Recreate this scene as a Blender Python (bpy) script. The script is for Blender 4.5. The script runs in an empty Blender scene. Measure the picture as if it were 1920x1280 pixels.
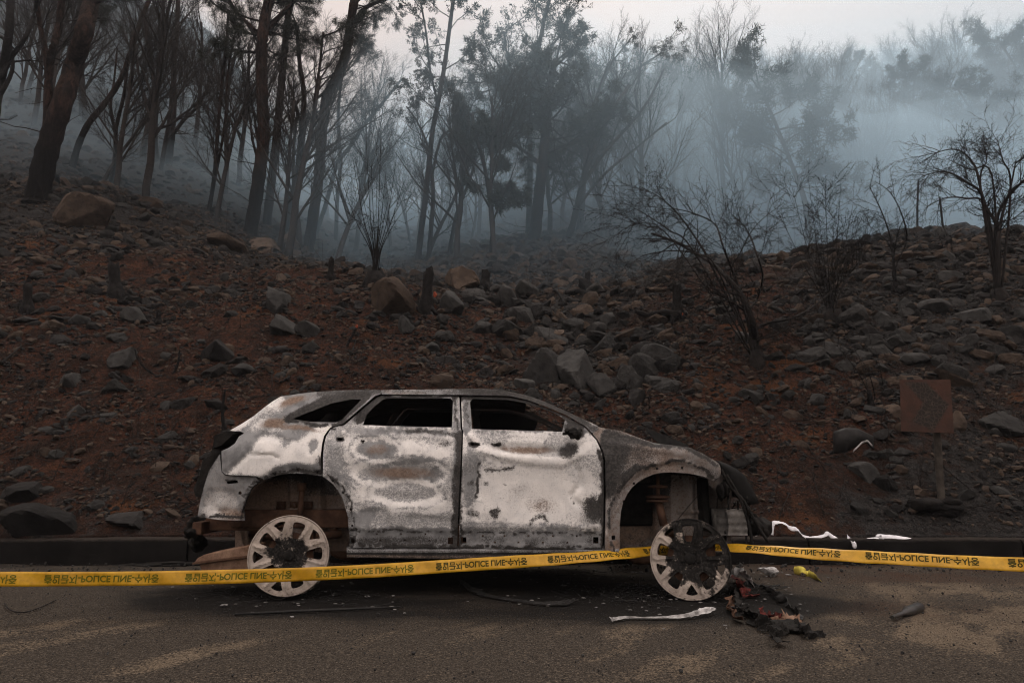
import bpy, math, random
import numpy as np
from mathutils import Vector, Matrix
from mathutils.geometry import delaunay_2d_cdt

# ------------------------------------------------------------------ camera, sky, sun, exposure
SC = bpy.context.scene
COL = SC.collection
HC, PITCH = 0.88, math.radians(10.2)
cam_d = bpy.data.cameras.new("camera"); cam_d.lens = 24; cam_d.sensor_width = 36
cam_d.clip_start = 0.05; cam_d.clip_end = 2000
cam = bpy.data.objects.new("camera", cam_d); COL.objects.link(cam)
cam.location = (0, 0, HC); cam.rotation_euler = (math.pi/2 + PITCH, 0, 0)
SC.camera = cam

SUN_EL, SUN_AZ = math.radians(52), math.radians(14)      # azimuth measured from +Y (ahead) towards +X
W = bpy.data.worlds.new("World"); SC.world = W; W.use_nodes = True
nt = W.node_tree; nt.nodes.clear()
wo = nt.nodes.new("ShaderNodeOutputWorld"); bg = nt.nodes.new("ShaderNodeBackground")
sky = nt.nodes.new("ShaderNodeTexSky"); sky.sky_type = 'NISHITA'; sky.sun_disc = False
sky.sun_elevation = SUN_EL; sky.sun_rotation = SUN_AZ
sky.air_density = 1.0; sky.dust_density = 6.0; sky.ozone_density = 0.6
mx = nt.nodes.new("ShaderNodeMix"); mx.data_type = 'RGBA'
mx.inputs['Factor'].default_value = 0.95                     # smoke veil over the sky, brighter overhead and away from the fire
tc = nt.nodes.new("ShaderNodeTexCoord"); sp = nt.nodes.new("ShaderNodeSeparateXYZ"); nt.links.new(tc.outputs['Generated'], sp.inputs[0])
def mrange(o, a, b, c, d):
    m = nt.nodes.new("ShaderNodeMapRange"); nt.links.new(o, m.inputs[0])
    for i, v in enumerate((a, b, c, d)): m.inputs[i+1].default_value = v
    return m.outputs[0]
up_, back_ = mrange(sp.outputs[2], 0, 1, .5, 1.5), mrange(sp.outputs[1], .55, -.35, 1, 1.85)
mu = nt.nodes.new("ShaderNodeMath"); mu.operation = 'MULTIPLY'; nt.links.new(up_, mu.inputs[0]); nt.links.new(back_, mu.inputs[1])
vm = nt.nodes.new("ShaderNodeVectorMath"); vm.operation = 'SCALE'; vm.inputs[0].default_value = (8.2, 7.1, 6.6); nt.links.new(mu.outputs[0], vm.inputs['Scale'])
nt.links.new(vm.outputs[0], mx.inputs['B'])
nt.links.new(sky.outputs[0], mx.inputs['A']); nt.links.new(mx.outputs['Result'], bg.inputs[0])
bg.inputs[1].default_value = 0.12
nt.links.new(bg.outputs[0], wo.inputs[0])
sun_d = bpy.data.lights.new("sun", 'SUN'); sun_d.energy = 1.5; sun_d.angle = math.radians(25); sun_d.color = (1, 0.95, 0.88)
sun = bpy.data.objects.new("sun", sun_d); COL.objects.link(sun)
sd = Vector((math.sin(SUN_AZ)*math.cos(SUN_EL), math.cos(SUN_AZ)*math.cos(SUN_EL), math.sin(SUN_EL)))
sun.rotation_euler = sd.to_track_quat('Z', 'Y').to_euler(); sun.location = sd*60
SC.view_settings.view_transform = 'Standard'; SC.view_settings.look = 'None'
SC.view_settings.exposure = -0.34; SC.view_settings.gamma = 1
SC.cycles.volume_bounces = 4; SC.cycles.max_bounces = 8; SC.cycles.diffuse_bounces = 3
SC.cycles.glossy_bounces = 2; SC.cycles.use_denoising = True; SC.cycles.denoising_prefilter = 'FAST'; SC.cycles.filter_width = 1.1
SC.cycles.caustics_reflective = False; SC.cycles.caustics_refractive = False

RG = random.Random(11)
NR = np.random.RandomState(5)

# ------------------------------------------------------------------ camera maths: photo pixel -> place
CP, SP = math.cos(PITCH), math.sin(PITCH)
def ray(px, py):
    u = (np.asarray(px, float)-960)/1280; v = (640-np.asarray(py, float))/1280
    return u, CP-v*SP, SP+v*CP
def at(px, py, Y):
    a, b, c = ray(px, py); t = Y/b
    return np.stack([a*t, np.broadcast_to(np.asarray(Y, float), np.shape(a*t)), HC+c*t], -1)

# ------------------------------------------------------------------ noise (numpy)
def _h(i, j, s):
    n = (i.astype(np.int64)*374761393 + j.astype(np.int64)*668265263 + s*2147483647) & 0x7fffffff
    n = ((n ^ (n >> 13))*1274126177) & 0x7fffffff
    return ((n ^ (n >> 16)) & 0xffff)/65535.0
def vn(x, y, s=0):
    x = np.asarray(x, float); y = np.asarray(y, float)
    i = np.floor(x); j = np.floor(y); a = x-i; b = y-j
    a = a*a*(3-2*a); b = b*b*(3-2*b)
    return (_h(i, j, s)*(1-a)+_h(i+1, j, s)*a)*(1-b)+(_h(i, j+1, s)*(1-a)+_h(i+1, j+1, s)*a)*b-0.5
def fbm(x, y, s=0, o=4):
    r = 0; a = 1
    for k in range(o):
        r = r+a*vn(x*2**k+k*17.3, y*2**k-k*9.1, s+k); a *= .5
    return r
def sstep(a, b, x):
    t = np.clip((x-a)/(b-a), 0, 1); return t*t*(3-2*t)

# ------------------------------------------------------------------ mesh collecting
class MB:
    def __init__(s): s.V = []; s.F = []; s.n = 0; s.lines = []; s.C = []
    def add(s, V, F, C=None):
        V = np.asarray(V, float).reshape(-1, 3)
        s.V.append(V); s.C.append(np.zeros((len(V), 3)) if C is None else np.asarray(C, float))
        if isinstance(F, np.ndarray): s.F.append(F+s.n)
        else:
            for k in (3, 4):
                q = [f for f in F if len(f) == k]
                if q: s.F.append(np.array(q)+s.n)
            for f in F:
                if len(f) > 4: s.F.append(np.array([f])+s.n)
        s.n += len(V); return s
    def box(s, c, d, R=None, C=None):
        x, y, z = [t/2 for t in d]
        V = np.array([(-x,-y,-z),(x,-y,-z),(x,y,-z),(-x,y,-z),(-x,-y,z),(x,-y,z),(x,y,z),(-x,y,z)])
        if R is not None: V = V @ np.array(R.to_3x3()).T
        return s.add(V+np.array(c), [(0,3,2,1),(4,5,6,7),(0,1,5,4),(1,2,6,5),(2,3,7,6),(3,0,4,7)], None if C is None else np.tile(C, (8, 1)))
    def line(s, pts, rad, n=5):
        s.lines.append((np.asarray(pts, float), np.broadcast_to(np.asarray(rad, float), (len(pts),)), n)); return s
    def flush(s):
        g = {}
        for p, r, n in s.lines: g.setdefault((len(p), n), []).append((p, r))
        s.lines = []
        for (k, n), L in g.items():
            P = np.array([p for p, r in L]); Rr = np.array([r for p, r in L])
            T = np.gradient(P, axis=1); T /= np.linalg.norm(T, axis=2, keepdims=True)+1e-9
            mean = T.mean(1); ref = np.where(np.abs(mean[:, 2:3]) > .8, np.array([[1., 0, 0]]), np.array([[0, 0, 1.]]))
            A = np.cross(T, ref[:, None, :]); A /= np.linalg.norm(A, axis=2, keepdims=True)+1e-9
            B = np.cross(T, A)
            th = np.arange(n)*2*math.pi/n
            V = P[:, :, None]+Rr[:, :, None, None]*(A[:, :, None]*np.cos(th)[:, None]+B[:, :, None]*np.sin(th)[:, None])
            m = len(L); idx = np.arange(m*k*n).reshape(m, k, n)
            q = np.stack([idx[:, :-1], np.roll(idx[:, :-1], -1, 2), np.roll(idx[:, 1:], -1, 2), idx[:, 1:]], -1).reshape(-1, 4)
            s.add(V.reshape(-1, 3), q)
            if n <= 4: caps = np.concatenate([idx[:, -1], idx[:, 0, ::-1]])
            else: caps = np.concatenate([idx[:, -1], idx[:, 0, ::-1]])
            s.F.append(caps+s.n-len(V.reshape(-1, 3)))
        return s
    def lathe(s, prof, M, n=24, C=None):
        """prof: (radius, along) rows, revolved about local Z of M"""
        pr = np.array(prof, float); th = np.arange(n)*2*math.pi/n
        V = np.stack([pr[:, :1]*np.cos(th), pr[:, :1]*np.sin(th), np.repeat(pr[:, 1:2], n, 1)], -1).reshape(-1, 3)
        Mn = np.array(M); V = V @ Mn[:3, :3].T+Mn[:3, 3]
        k = len(pr); idx = np.arange(k*n).reshape(k, n)
        q = np.stack([idx[:-1], np.roll(idx[:-1], -1, 1), np.roll(idx[1:], -1, 1), idx[1:]], -1).reshape(-1, 4)
        return s.add(V, q, None if C is None else np.repeat(np.array(C, float), n, 0))
    def prism(s, poly, ax, a, b):
        """closed polygon (two coordinates) pushed along axis ax (0 x, 1 y, 2 z) from a to b"""
        P = np.array(poly, float); n = len(P)
        def put(t): return np.insert(P, ax, t, axis=1)
        V = np.concatenate([put(a), put(b)])
        F = [tuple(range(n))[::-1], tuple(range(n, 2*n))]+[(i, (i+1) % n, n+(i+1) % n, n+i) for i in range(n)]
        return s.add(V, F)
    def grid(s, G, C=None, wrap=False):
        G = np.asarray(G, float); a, b = G.shape[:2]; idx = np.arange(a*b).reshape(a, b)
        q = np.stack([idx[:-1, :-1], idx[:-1, 1:], idx[1:, 1:], idx[1:, :-1]], -1).reshape(-1, 4)
        return s.add(G.reshape(-1, 3), q, None if C is None else np.asarray(C).reshape(-1, 3))
    def build(s, name, mat, parent=None, smooth=True, attr=None, bevel=0, solid=0, angle=None):
        s.flush()
        V = np.concatenate(s.V) if s.V else np.zeros((0, 3))
        V = V-root_loc(parent)
        me = bpy.data.meshes.new(name)
        F = [f for f in s.F if len(f)]
        tot = np.concatenate([np.full(len(f), f.shape[1]) for f in F]); loops = np.concatenate([f.ravel() for f in F])
        me.vertices.add(len(V)); me.vertices.foreach_set("co", V.astype(np.float32).ravel())
        me.loops.add(len(loops)); me.loops.foreach_set("vertex_index", loops.astype(np.int32))
        me.polygons.add(len(tot)); me.polygons.foreach_set("loop_start", np.concatenate([[0], np.cumsum(tot)[:-1]]).astype(np.int32))
        me.update(calc_edges=True); me.validate()
        me.polygons.foreach_set("use_smooth", np.full(len(me.polygons), smooth))
        if attr:
            at_ = me.color_attributes.new(attr, 'FLOAT_COLOR', 'POINT')
            c = np.concatenate([np.concatenate(s.C), np.ones((len(V), 1))], 1)
            at_.data.foreach_set("color", c.astype(np.float32).ravel())
        me.materials.append(mat)
        if smooth and angle: me.set_sharp_from_angle(angle=math.radians(angle))
        o = bpy.data.objects.new(name, me); COL.objects.link(o)
        if parent: o.parent = parent
        if bevel:
            b = o.modifiers.new("bevel", 'BEVEL'); b.width = bevel; b.segments = 2; b.limit_method = 'ANGLE'
        if solid:
            b = o.modifiers.new("solid", 'SOLIDIFY'); b.thickness = solid
        return o
def root_loc(p):
    if p is None: return np.zeros(3)
    while p.parent: p = p.parent
    return np.array(p.location)
def tag(o, label=None, cat=None, group=None, kind=None):
    for k, v in (("label", label), ("category", cat), ("group", group), ("kind", kind)):
        if v: o[k] = v
    return o
def thing(name, loc, label, cat, group=None):
    o = bpy.data.objects.new(name, None); COL.objects.link(o); o.location = [float(t) for t in loc]; o.empty_display_size = .1
    return tag(o, label, cat, group)
def copy_tree(o, parent=None):
    c = o.copy(); COL.objects.link(c); c.parent = parent
    for ch in list(o.children): copy_tree(ch, c)
    return c

# ------------------------------------------------------------------ materials
class NT:
    def __init__(s, name):
        s.m = bpy.data.materials.new(name); s.m.use_nodes = True; s.t = s.m.node_tree; s.t.nodes.clear()
        s.out = s.n("OutputMaterial"); s.b = s.n("BsdfPrincipled"); s.l(s.b.outputs[0], s.out.inputs[0])
    def n(s, ty, **k):
        x = s.t.nodes.new("ShaderNode"+ty)
        for a, b in k.items(): setattr(x, a, b)
        return x
    def l(s, a, b): s.t.links.new(a, b)
    def put(s, inp, v):
        if isinstance(v, bpy.types.NodeSocket): s.l(v, inp)
        elif v is not None: inp.default_value = (*v, 1) if isinstance(v, tuple) and len(v) == 3 and inp.type == 'RGBA' else v
    def coord(s, k="Object"): return s.n("TexCoord").outputs[k]
    def scale(s, v, sc):
        m = s.n("Mapping"); s.l(v, m.inputs[0]); m.inputs['Scale'].default_value = sc; return m.outputs[0]
    def noise(s, v, sc, det=4, rough=.55, dist=0):
        x = s.n("TexNoise"); s.l(v, x.inputs['Vector']); x.inputs['Scale'].default_value = sc
        x.inputs['Detail'].default_value = det; x.inputs['Roughness'].default_value = rough; x.inputs['Distortion'].default_value = dist
        return x.outputs[0]
    def voro(s, v, sc, out='Distance'):
        x = s.n("TexVoronoi"); s.l(v, x.inputs['Vector']); x.inputs['Scale'].default_value = sc; return x.outputs[out]
    def ramp(s, f, *st):
        r = s.n("ValToRGB"); s.l(f, r.inputs[0]); e = r.color_ramp.elements
        while len(e) < len(st): e.new(.5)
        for el, (p, c) in zip(e, st): el.position = p; el.color = (*c, 1) if isinstance(c, tuple) else (c, c, c, 1)
        return r.outputs[0]
    def mix(s, f, a, b, mode='MIX'):
        m = s.n("Mix", data_type='RGBA', blend_type=mode); s.put(m.inputs[0], f); s.put(m.inputs['A'], a); s.put(m.inputs['B'], b)
        return m.outputs['Result']
    def math(s, op, a, b=None, c=None):
        m = s.n("Math", operation=op)
        for i, v in enumerate((a, b, c)): s.put(m.inputs[i], v)
        return m.outputs[0]
    def mr(s, v, a, b, c=0., d=1.):
        m = s.n("MapRange", interpolation_type='SMOOTHSTEP'); s.l(v, m.inputs[0])
        for i, q in enumerate((a, b, c, d)): m.inputs[i+1].default_value = q
        return m.outputs[0]
    def attr(s, name):
        a = s.n("Attribute"); a.attribute_name = name
        sp = s.n("SeparateColor"); s.l(a.outputs['Color'], sp.inputs[0]); return sp.outputs
    def bump(s, h, st=.5, d=.01, prev=None):
        b = s.n("Bump"); s.l(h, b.inputs['Height']); b.inputs['Strength'].default_value = st; b.inputs['Distance'].default_value = d
        if prev: s.l(prev, b.inputs['Normal'])
        return b.outputs[0]
    def done(s, col=None, rough=.8, metal=0., normal=None, spec=.3):
        s.put(s.b.inputs['Base Color'], col); s.put(s.b.inputs['Roughness'], rough); s.put(s.b.inputs['Metallic'], metal)
        s.b.inputs['Specular IOR Level'].default_value = spec
        if normal: s.l(normal, s.b.inputs['Normal'])
        return s.m
def plain(name, c, c2=None, sc=8, rough=.85, metal=0., bump=.3, bd=.01, spec=.06, det=5):
    """two tones broken up by noise, with a matching bump"""
    m = NT(name); v = m.coord(); f = m.noise(v, sc, det, .65)
    g = m.noise(v, sc*7, 3, .6)
    col = m.mix(m.mr(f, .35, .65), c, c2 or tuple(t*.6 for t in c))
    col = m.mix(m.mr(g, .35, .75, 0, .45), col, tuple(t*.45 for t in c))
    return m.done(col, rough, metal, m.bump(m.math('ADD', f, m.math('MULTIPLY', g, .4)), bump, bd), spec)
M = {}
M['soot'] = plain('soot', (.012, .0115, .011), (.026, .024, .022), 14, .85, 0, .6, .01, .05)
M['soot_gloss'] = plain('blistered_black_steel', (.009, .009, .009), (.02, .019, .018), 9, .55, 0, .5, .01, .18)
M['rust'] = plain('rusted_steel', (.13, .075, .05), (.06, .035, .026), 9, .85, .1, .5, .006)
M['rust_pale'] = plain('pale_rusted_steel', (.26, .17, .12), (.13, .075, .05), 11, .85, .1, .5, .006)
M['inner_pale'] = plain('heat_bleached_inner_steel', (.16, .145, .125), (.055, .045, .038), 5, .85, .1, .4, .006)
M['alu'] = plain('burnt_aluminium', (.23, .22, .205), (.08, .075, .07), 7, .7, .2, .5, .006)
M['glass_soot'] = plain('sooted_glass', (.004, .004, .004), (.009, .0085, .008), 6, .7, 0, .2, .004)
M['char'] = plain('charred_wood', (.007, .0065, .0065), (.018, .016, .015), 12, .9, 0, .9, .02)
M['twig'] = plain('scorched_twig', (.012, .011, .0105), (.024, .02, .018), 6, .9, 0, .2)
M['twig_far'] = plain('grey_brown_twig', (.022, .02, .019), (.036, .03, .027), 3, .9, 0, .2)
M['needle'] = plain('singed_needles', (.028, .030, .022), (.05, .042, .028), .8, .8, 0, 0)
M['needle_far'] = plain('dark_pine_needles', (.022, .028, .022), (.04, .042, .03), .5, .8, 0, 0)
M['white_cloth'] = plain('white_ribbon_cloth', (.78, .78, .8), (.62, .62, .65), 5, .8, 0, .2, .004)
def bark():
    m = NT('pine_bark'); v = m.coord(); z = m.n("SeparateXYZ"); m.l(v, z.inputs[0])
    f = m.noise(m.scale(v, (9, 9, 2.2)), 2.2, 6, .7)
    up = m.math('ADD', z.outputs[2], m.math('MULTIPLY', m.math('SUBTRACT', m.noise(v, 1.3, 3), .5), 2.5))
    k = m.mr(up, 1.2, 3.4)
    pt = m.noise(m.scale(v, (3, 3, 1.1)), 1.6, 4, .6)
    light = m.mix(m.mr(f, .35, .6), (.013, .010, .009), (.042, .024, .018))
    dark = m.mix(m.mr(f, .35, .7), (.005, .0048, .0046), (.011, .010, .0095))
    return m.done(m.mix(m.math('MULTIPLY', k, m.mr(pt, .4, .58, .25, 1)), dark, light), .9, 0, m.bump(f, .9, .03), .04)
M['bark'] = bark()
def rockmat(name, a, b, c):
    m = NT(name); v = m.coord(); oi = m.n("ObjectInfo").outputs['Random']
    f = m.noise(v, 2.3, 6, .65); g = m.noise(v, 11, 5, .7)
    col = m.mix(m.mr(f, .36, .64), a, b)
    col = m.mix(m.mr(g, .45, .72, 0, .7), col, c)
    k = m.n("MapRange"); m.l(oi, k.inputs[0]); k.inputs[3].default_value = .65; k.inputs[4].default_value = 1.25
    hs = m.n("HueSaturation"); m.l(col, hs.inputs['Color']); m.l(k.outputs[0], hs.inputs['Value'])
    return m.done(hs.outputs[0], .9, 0, m.bump(m.math('ADD', f, m.math('MULTIPLY', g, .5)), .9, .05), .06)
M['rock'] = rockmat('scorched_grey_rock', (.05, .049, .047), (.031, .03, .029), (.014, .0135, .013))
M['rock_dark'] = rockmat('soot_blackened_rock', (.03, .028, .027), (.018, .017, .0165), (.010, .0095, .009))
M['rock_brown'] = rockmat('brown_rock', (.08, .06, .046), (.047, .035, .028), (.024, .019, .016))
# ------------------------------------------------------------------ ground
YK = np.array([7.0, 8.5, 10, 12, 14.5, 17, 20, 25, 32, 45, 60, 90, 130, 180])
PROF = {
 -1400: [.2, 1.3, 2.5, 4.1, 6.1, 8.0, 10.2, 14.5, 21, 35, 52, 82, 115, 150],
 0:    [.2, 1.2, 2.3, 3.75, 5.5, 7.2, 9.1, 12.5, 18, 30, 45, 74, 106, 140],
 320:  [.2, 1.2, 2.2, 3.55, 5.2, 6.6, 8.2, 11, 16, 27, 40, 65, 92, 120],
 640:  [.2, 1.2, 2.2, 3.5, 5.1, 5.9, 6.9, 8.6, 11.8, 17.5, 24, 37, 52, 66],
 800:  [.2, 1.15, 2.1, 3.3, 4.65, 5.4, 6.4, 8.2, 11.3, 17, 23.5, 36, 51, 65],
 960:  [.2, 1.05, 1.85, 2.9, 4.25, 5.3, 6.6, 8.7, 12, 18.5, 26, 41, 58, 74],
 1120: [.2, 1.0, 1.8, 2.95, 4.35, 5.5, 6.9, 9.2, 12.7, 19.7, 28, 45, 64, 82],
 1280: [.2, 1.15, 2.1, 3.3, 4.75, 6.0, 6.7, 7.6, 11, 19, 28, 47, 68, 86],
 1600: [.2, 1.3, 2.4, 3.8, 5.5, 6.6, 6.5, 6.6, 9.5, 18, 28, 49, 71, 90],
 1920: [.2, 1.35, 2.5, 4.0, 5.75, 6.95, 7.0, 7.0, 10, 19, 30, 53, 77, 100],
 3400: [.2, 1.4, 2.7, 4.4, 6.5, 8.0, 8.6, 9, 12, 22, 34, 58, 84, 108]}
PX = np.array(sorted(PROF)); PU = (PX-960)/1280/.965
PZ = np.array([PROF[k] for k in PX], float)
def _prof(u, Y):
    u = np.clip(u, PU[0], PU[-1]-1e-6); i = np.clip(np.searchsorted(PU, u, 'right')-1, 0, len(PU)-2)
    t = (u-PU[i])/(PU[i+1]-PU[i]); t = .5*t+.5*t*t*(3-2*t)
    Yc = np.clip(Y, 7, 179.9); j = np.clip(np.searchsorted(YK, Yc, 'right')-1, 0, len(YK)-2)
    s = (Yc-YK[j])/(YK[j+1]-YK[j])
    a = PZ[i, j]*(1-s)+PZ[i, j+1]*s; b = PZ[i+1, j]*(1-s)+PZ[i+1, j+1]*s
    return a*(1-t)+b*t+np.minimum(Y-7, 0)*.1
def hill(X, Y):
    X = np.asarray(X, float); Y = np.asarray(Y, float)
    u = X/np.maximum(Y, 5)
    z = (_prof(u, Y)*2+_prof(u-.03, Y*.94)+_prof(u+.03, Y*1.06))/4
    z = np.where(Y < 8.5, _prof(u, Y)+(z-_prof(u, Y))*np.clip((Y-7)/1.5, 0, 1), z)
    k = np.clip((Y-7.0)/1.6, 0, 1); far = np.clip((Y-10)/12, 0, 1)
    z = z+k*(.30*fbm(X*.45, Y*.45, 3, 2)+.16*fbm(X*1.4, Y*1.4, 7, 2)+.075*fbm(X*4.5, Y*4.5, 13, 2))
    z = z+k*(.035*fbm(X*14, Y*14, 23, 2))+far*1.1*fbm(X*.12, Y*.12, 31, 2)+np.clip(k, .25, 1)*.018*fbm(X*40, Y*40, 41, 1)
    return z
_HY = np.concatenate([np.arange(7.0, 30, .02), np.arange(30, 170, .15)])
def hit(px, py):
    a, b, c = ray(px, py); X = a/b*_HY; zr = HC+c/b*_HY; zt = hill(X, _HY)
    w = np.nonzero(zt >= zr)[0]
    k = w[0] if len(w) else len(_HY)-1
    return np.array([X[k], _HY[k], zt[k]])
def zroad(Y): return -.03*(np.asarray(Y, float)-4.7)
def ykerb(X): return 6.82-.006*np.asarray(X, float)**2

def mat_soil():
    m = NT('burnt_hillside_soil'); v = m.coord(); A = m.attr('zone')
    n1 = m.noise(v, .55, 5, .6); n2 = m.noise(v, 3.2, 6, .7); n3 = m.noise(v, 17, 5, .7); n4 = m.noise(v, 70, 3, .6)
    red = m.mix(m.mr(n2, .40, .60), (.062, .0255, .0155), (.026, .0145, .0105))
    red = m.mix(m.mr(n3, .42, .62, 0, .85), red, (.012, .009, .008))
    red = m.mix(m.mr(m.noise(v, 1.1, 4, .6), .56, .7, 0, .7), red, (.10, .043, .02))
    ash = m.mix(m.mr(n3, .4, .65), (.017, .0165, .016), (.038, .036, .035))
    f = m.math('ADD', A[0], m.math('MULTIPLY', m.math('SUBTRACT', m.math('ADD', m.math('MULTIPLY', n1, .5), m.math('MULTIPLY', n2, .6)), .55), 3.4))
    col = m.mix(m.mr(f, .3, .75), ash, red)
    col = m.mix(m.mr(n4, .56, .72, 0, .6), col, (.08, .062, .052))
    col = m.mix(m.mr(n4, .5, .36, 0, .85), col, (.007, .006, .0055))
    vd = m.voro(v, 9); h = m.math('ADD', m.math('MULTIPLY', n3, .7), m.math('ADD', m.math('MULTIPLY', n4, .3), m.math('MULTIPLY', vd, .5)))
    return m.done(col, .95, 0, m.bump(h, 1., .08), .04)
ub = np.concatenate([np.linspace(-2.2, -.95, 60, endpoint=False), np.linspace(-.95, .95, 860), np.linspace(.95, 2.2, 61)[1:]])
yb = np.concatenate([7.02+np.arange(0, 360)**1.18*.0125, [0]])[:-1]
y0 = yb[-1]; st = yb[-1]-yb[-2]; ext = []
while y0 < 178: st *= 1.018; y0 += st; ext.append(y0)
yb = np.concatenate([yb, ext])
GY, GU = np.meshgrid(yb, ub, indexing='ij'); GX = GU*(GY*.88+1.6)
GX[:, :] = GU*np.maximum(GY, 7)*1.0+np.sign(GU)*np.maximum(np.abs(GU)-.95, 0)*6
Yshift = np.where(GY < 7.05, ykerb(np.clip(GX, -14, 14))+.2, np.maximum(GY, 0))
w = np.clip((8.2-GY)/1.2, 0, 1); GYs = GY+w*(ykerb(np.clip(GX, -14, 14))+.2-7.02)
GZ = hill(GX, GYs)
GZ[0, :] = zroad(GYs[0])+.05
zone = np.zeros(GX.shape+(3,))
uu = GX/GYs
red = 1-sstep(13.5, 17.5, GYs+2.0*fbm(uu*6, GYs*.4, 77, 3))
red = red*(1-.75*np.exp(-((uu-.12)/.13)**2)*sstep(9, 11.5, GYs))          # gully is ash grey
red = red*(1-.75*sstep(.32, .55, uu)*sstep(9, 11, GYs))*(1-.4*sstep(.38, .6, uu))
red = red*(1-.45*np.exp(-((GYs-7)/1.3)**2))
zone[..., 0] = red
terrain = MB().grid(np.stack([GX, GYs, GZ], -1)[:, ::-1], zone[:, ::-1]).build('hillside', mat_soil(), attr='zone')
tag(terrain, 'burnt rocky hillside of red soil, ash and rubble', 'hillside', kind='structure')

# road -------------------------------------------------------------
def mat_road():
    m = NT('worn_asphalt_with_sand'); v = m.coord(); A = m.attr('stain_shade')
    n1 = m.noise(m.scale(v, (1, 1.8, 1)), 1.6, 5, .65); n3 = m.noise(v, 55, 4, .7); n4 = m.noise(v, 120, 3, .75); vd = m.voro(v, 90)
    base = m.mix(m.mr(n3, .38, .64), (.024, .0195, .0155), (.052, .042, .033))
    base = m.mix(m.mr(n4, .54, .68, 0, .9), base, (.135, .115, .092))
    base = m.mix(m.mr(n4, .46, .34, 0, .85), base, (.008, .007, .0065))
    sf = m.math('ADD', A[1], m.math('MULTIPLY', m.math('SUBTRACT', m.math('ADD', m.math('MULTIPLY', n3, .8), m.math('ADD', m.math('MULTIPLY', n1, .45), m.math('MULTIPLY', n4, .35))), .8), 4.2))
    sand = m.mix(m.mr(n4, .38, .6), (.055, .041, .029), (.165, .128, .09))
    col = m.mix(m.mr(sf, .3, 1.15, 0, .9), base, sand)
    so = m.math('ADD', A[0], m.math('MULTIPLY', m.math('SUBTRACT', m.math('ADD', m.math('MULTIPLY', n3, .6), m.math('MULTIPLY', n1, .5)), .55), 2.4))
    col = m.mix(m.mr(so, .3, .8, 0, .95), col, m.mix(m.mr(n4, .55, .75), (.009, .0085, .008), (.04, .038, .036)))
    col = m.mix(m.math('MULTIPLY', A[2], m.mr(n3, .35, .6)), col, (.05, .024, .014))
    h = m.math('ADD', m.math('MULTIPLY', n3, .6), m.math('ADD', m.math('MULTIPLY', n4, .5), m.math('MULTIPLY', vd, .3)))
    return m.done(col, .92, 0, m.bump(h, .9, .014), .08)
rx = np.concatenate([np.linspace(-60, -6.2, 30, endpoint=False), np.linspace(-6.2, 6.2, 620), np.linspace(6.2, 60, 31)[1:]])
ry = np.concatenate([np.linspace(-30, 1.8, 14, endpoint=False), np.linspace(1.8, 7.0, 300)])
RX, RY = np.meshgrid(rx, ry, indexing='ij')
RZ = zroad(RY)+.006*fbm(RX*1.3, RY*1.3, 5, 3)+.012*sstep(6.1, 6.9, RY)*(1+2*fbm(RX*2.5, RY*2.5, 9, 3))
st = np.zeros(RX.shape+(3,))
def gs(cx, cy, rx_, ry_, p=2): return np.exp(-(np.abs((RX-cx)/rx_)**p+np.abs((RY-cy)/ry_)**p))
soot = .62*gs(-1.6, 4.6, .75, .42)+1.0*gs(1.1, 4.6, .8, .48)+.55*gs(0, 5.4, 2.6, .75, 4)+.4*gs(1.9, 4.6, .6, .5)+.5*gs(-.3, 4.25, 1.9, .4)+.5*gs(-4, 6.5, 2.5, .35)+.25*gs(-.2, 3.6, 2.2, .8)+.35*gs(-2.2, 5, 1.2, .5)  # burnt soot by wheels and kerb; broad patch beneath car also paints contact shadow
st[..., 0] = np.clip(soot+.25*fbm(RX*1.4, RY*2, 55, 3), 0, 1)
th = math.radians(60); sx = RX*math.cos(th)+RY*math.sin(th); sy = -RX*math.sin(th)+RY*math.cos(th)
streak = sstep(-.12, .6, fbm(sx*1.4, sy*4.6, 91, 4)+.03)
mid = sstep(2.55, 3.05, RY)*(1-sstep(3.9, 4.35, RY))
right = sstep(1.3, 2.2, RX)*sstep(2.9, 3.4, RY)*(1-sstep(5.3, 6.2, RY))
st[..., 1] = np.clip(streak*mid*.95+right*(.34+.75*streak)+.12*fbm(RX*2, RY*2, 66, 3), 0, 1)
st[..., 2] = np.clip((gs(2.6, 4.4, .5, .3)+gs(4.4, 3.6, .25, .14)+.9*sstep(5.0, 6.2, RY)*sstep(1.2, 2.5, RX))*(.5+fbm(RX*3, RY*3, 71, 3)), 0, 1)
road = MB().grid(np.stack([RX, RY, RZ], -1), st).build('road', mat_road(), attr='stain_shade')
tag(road, 'worn asphalt road strewn with sand, ash and soot', 'road', kind='structure')

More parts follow.
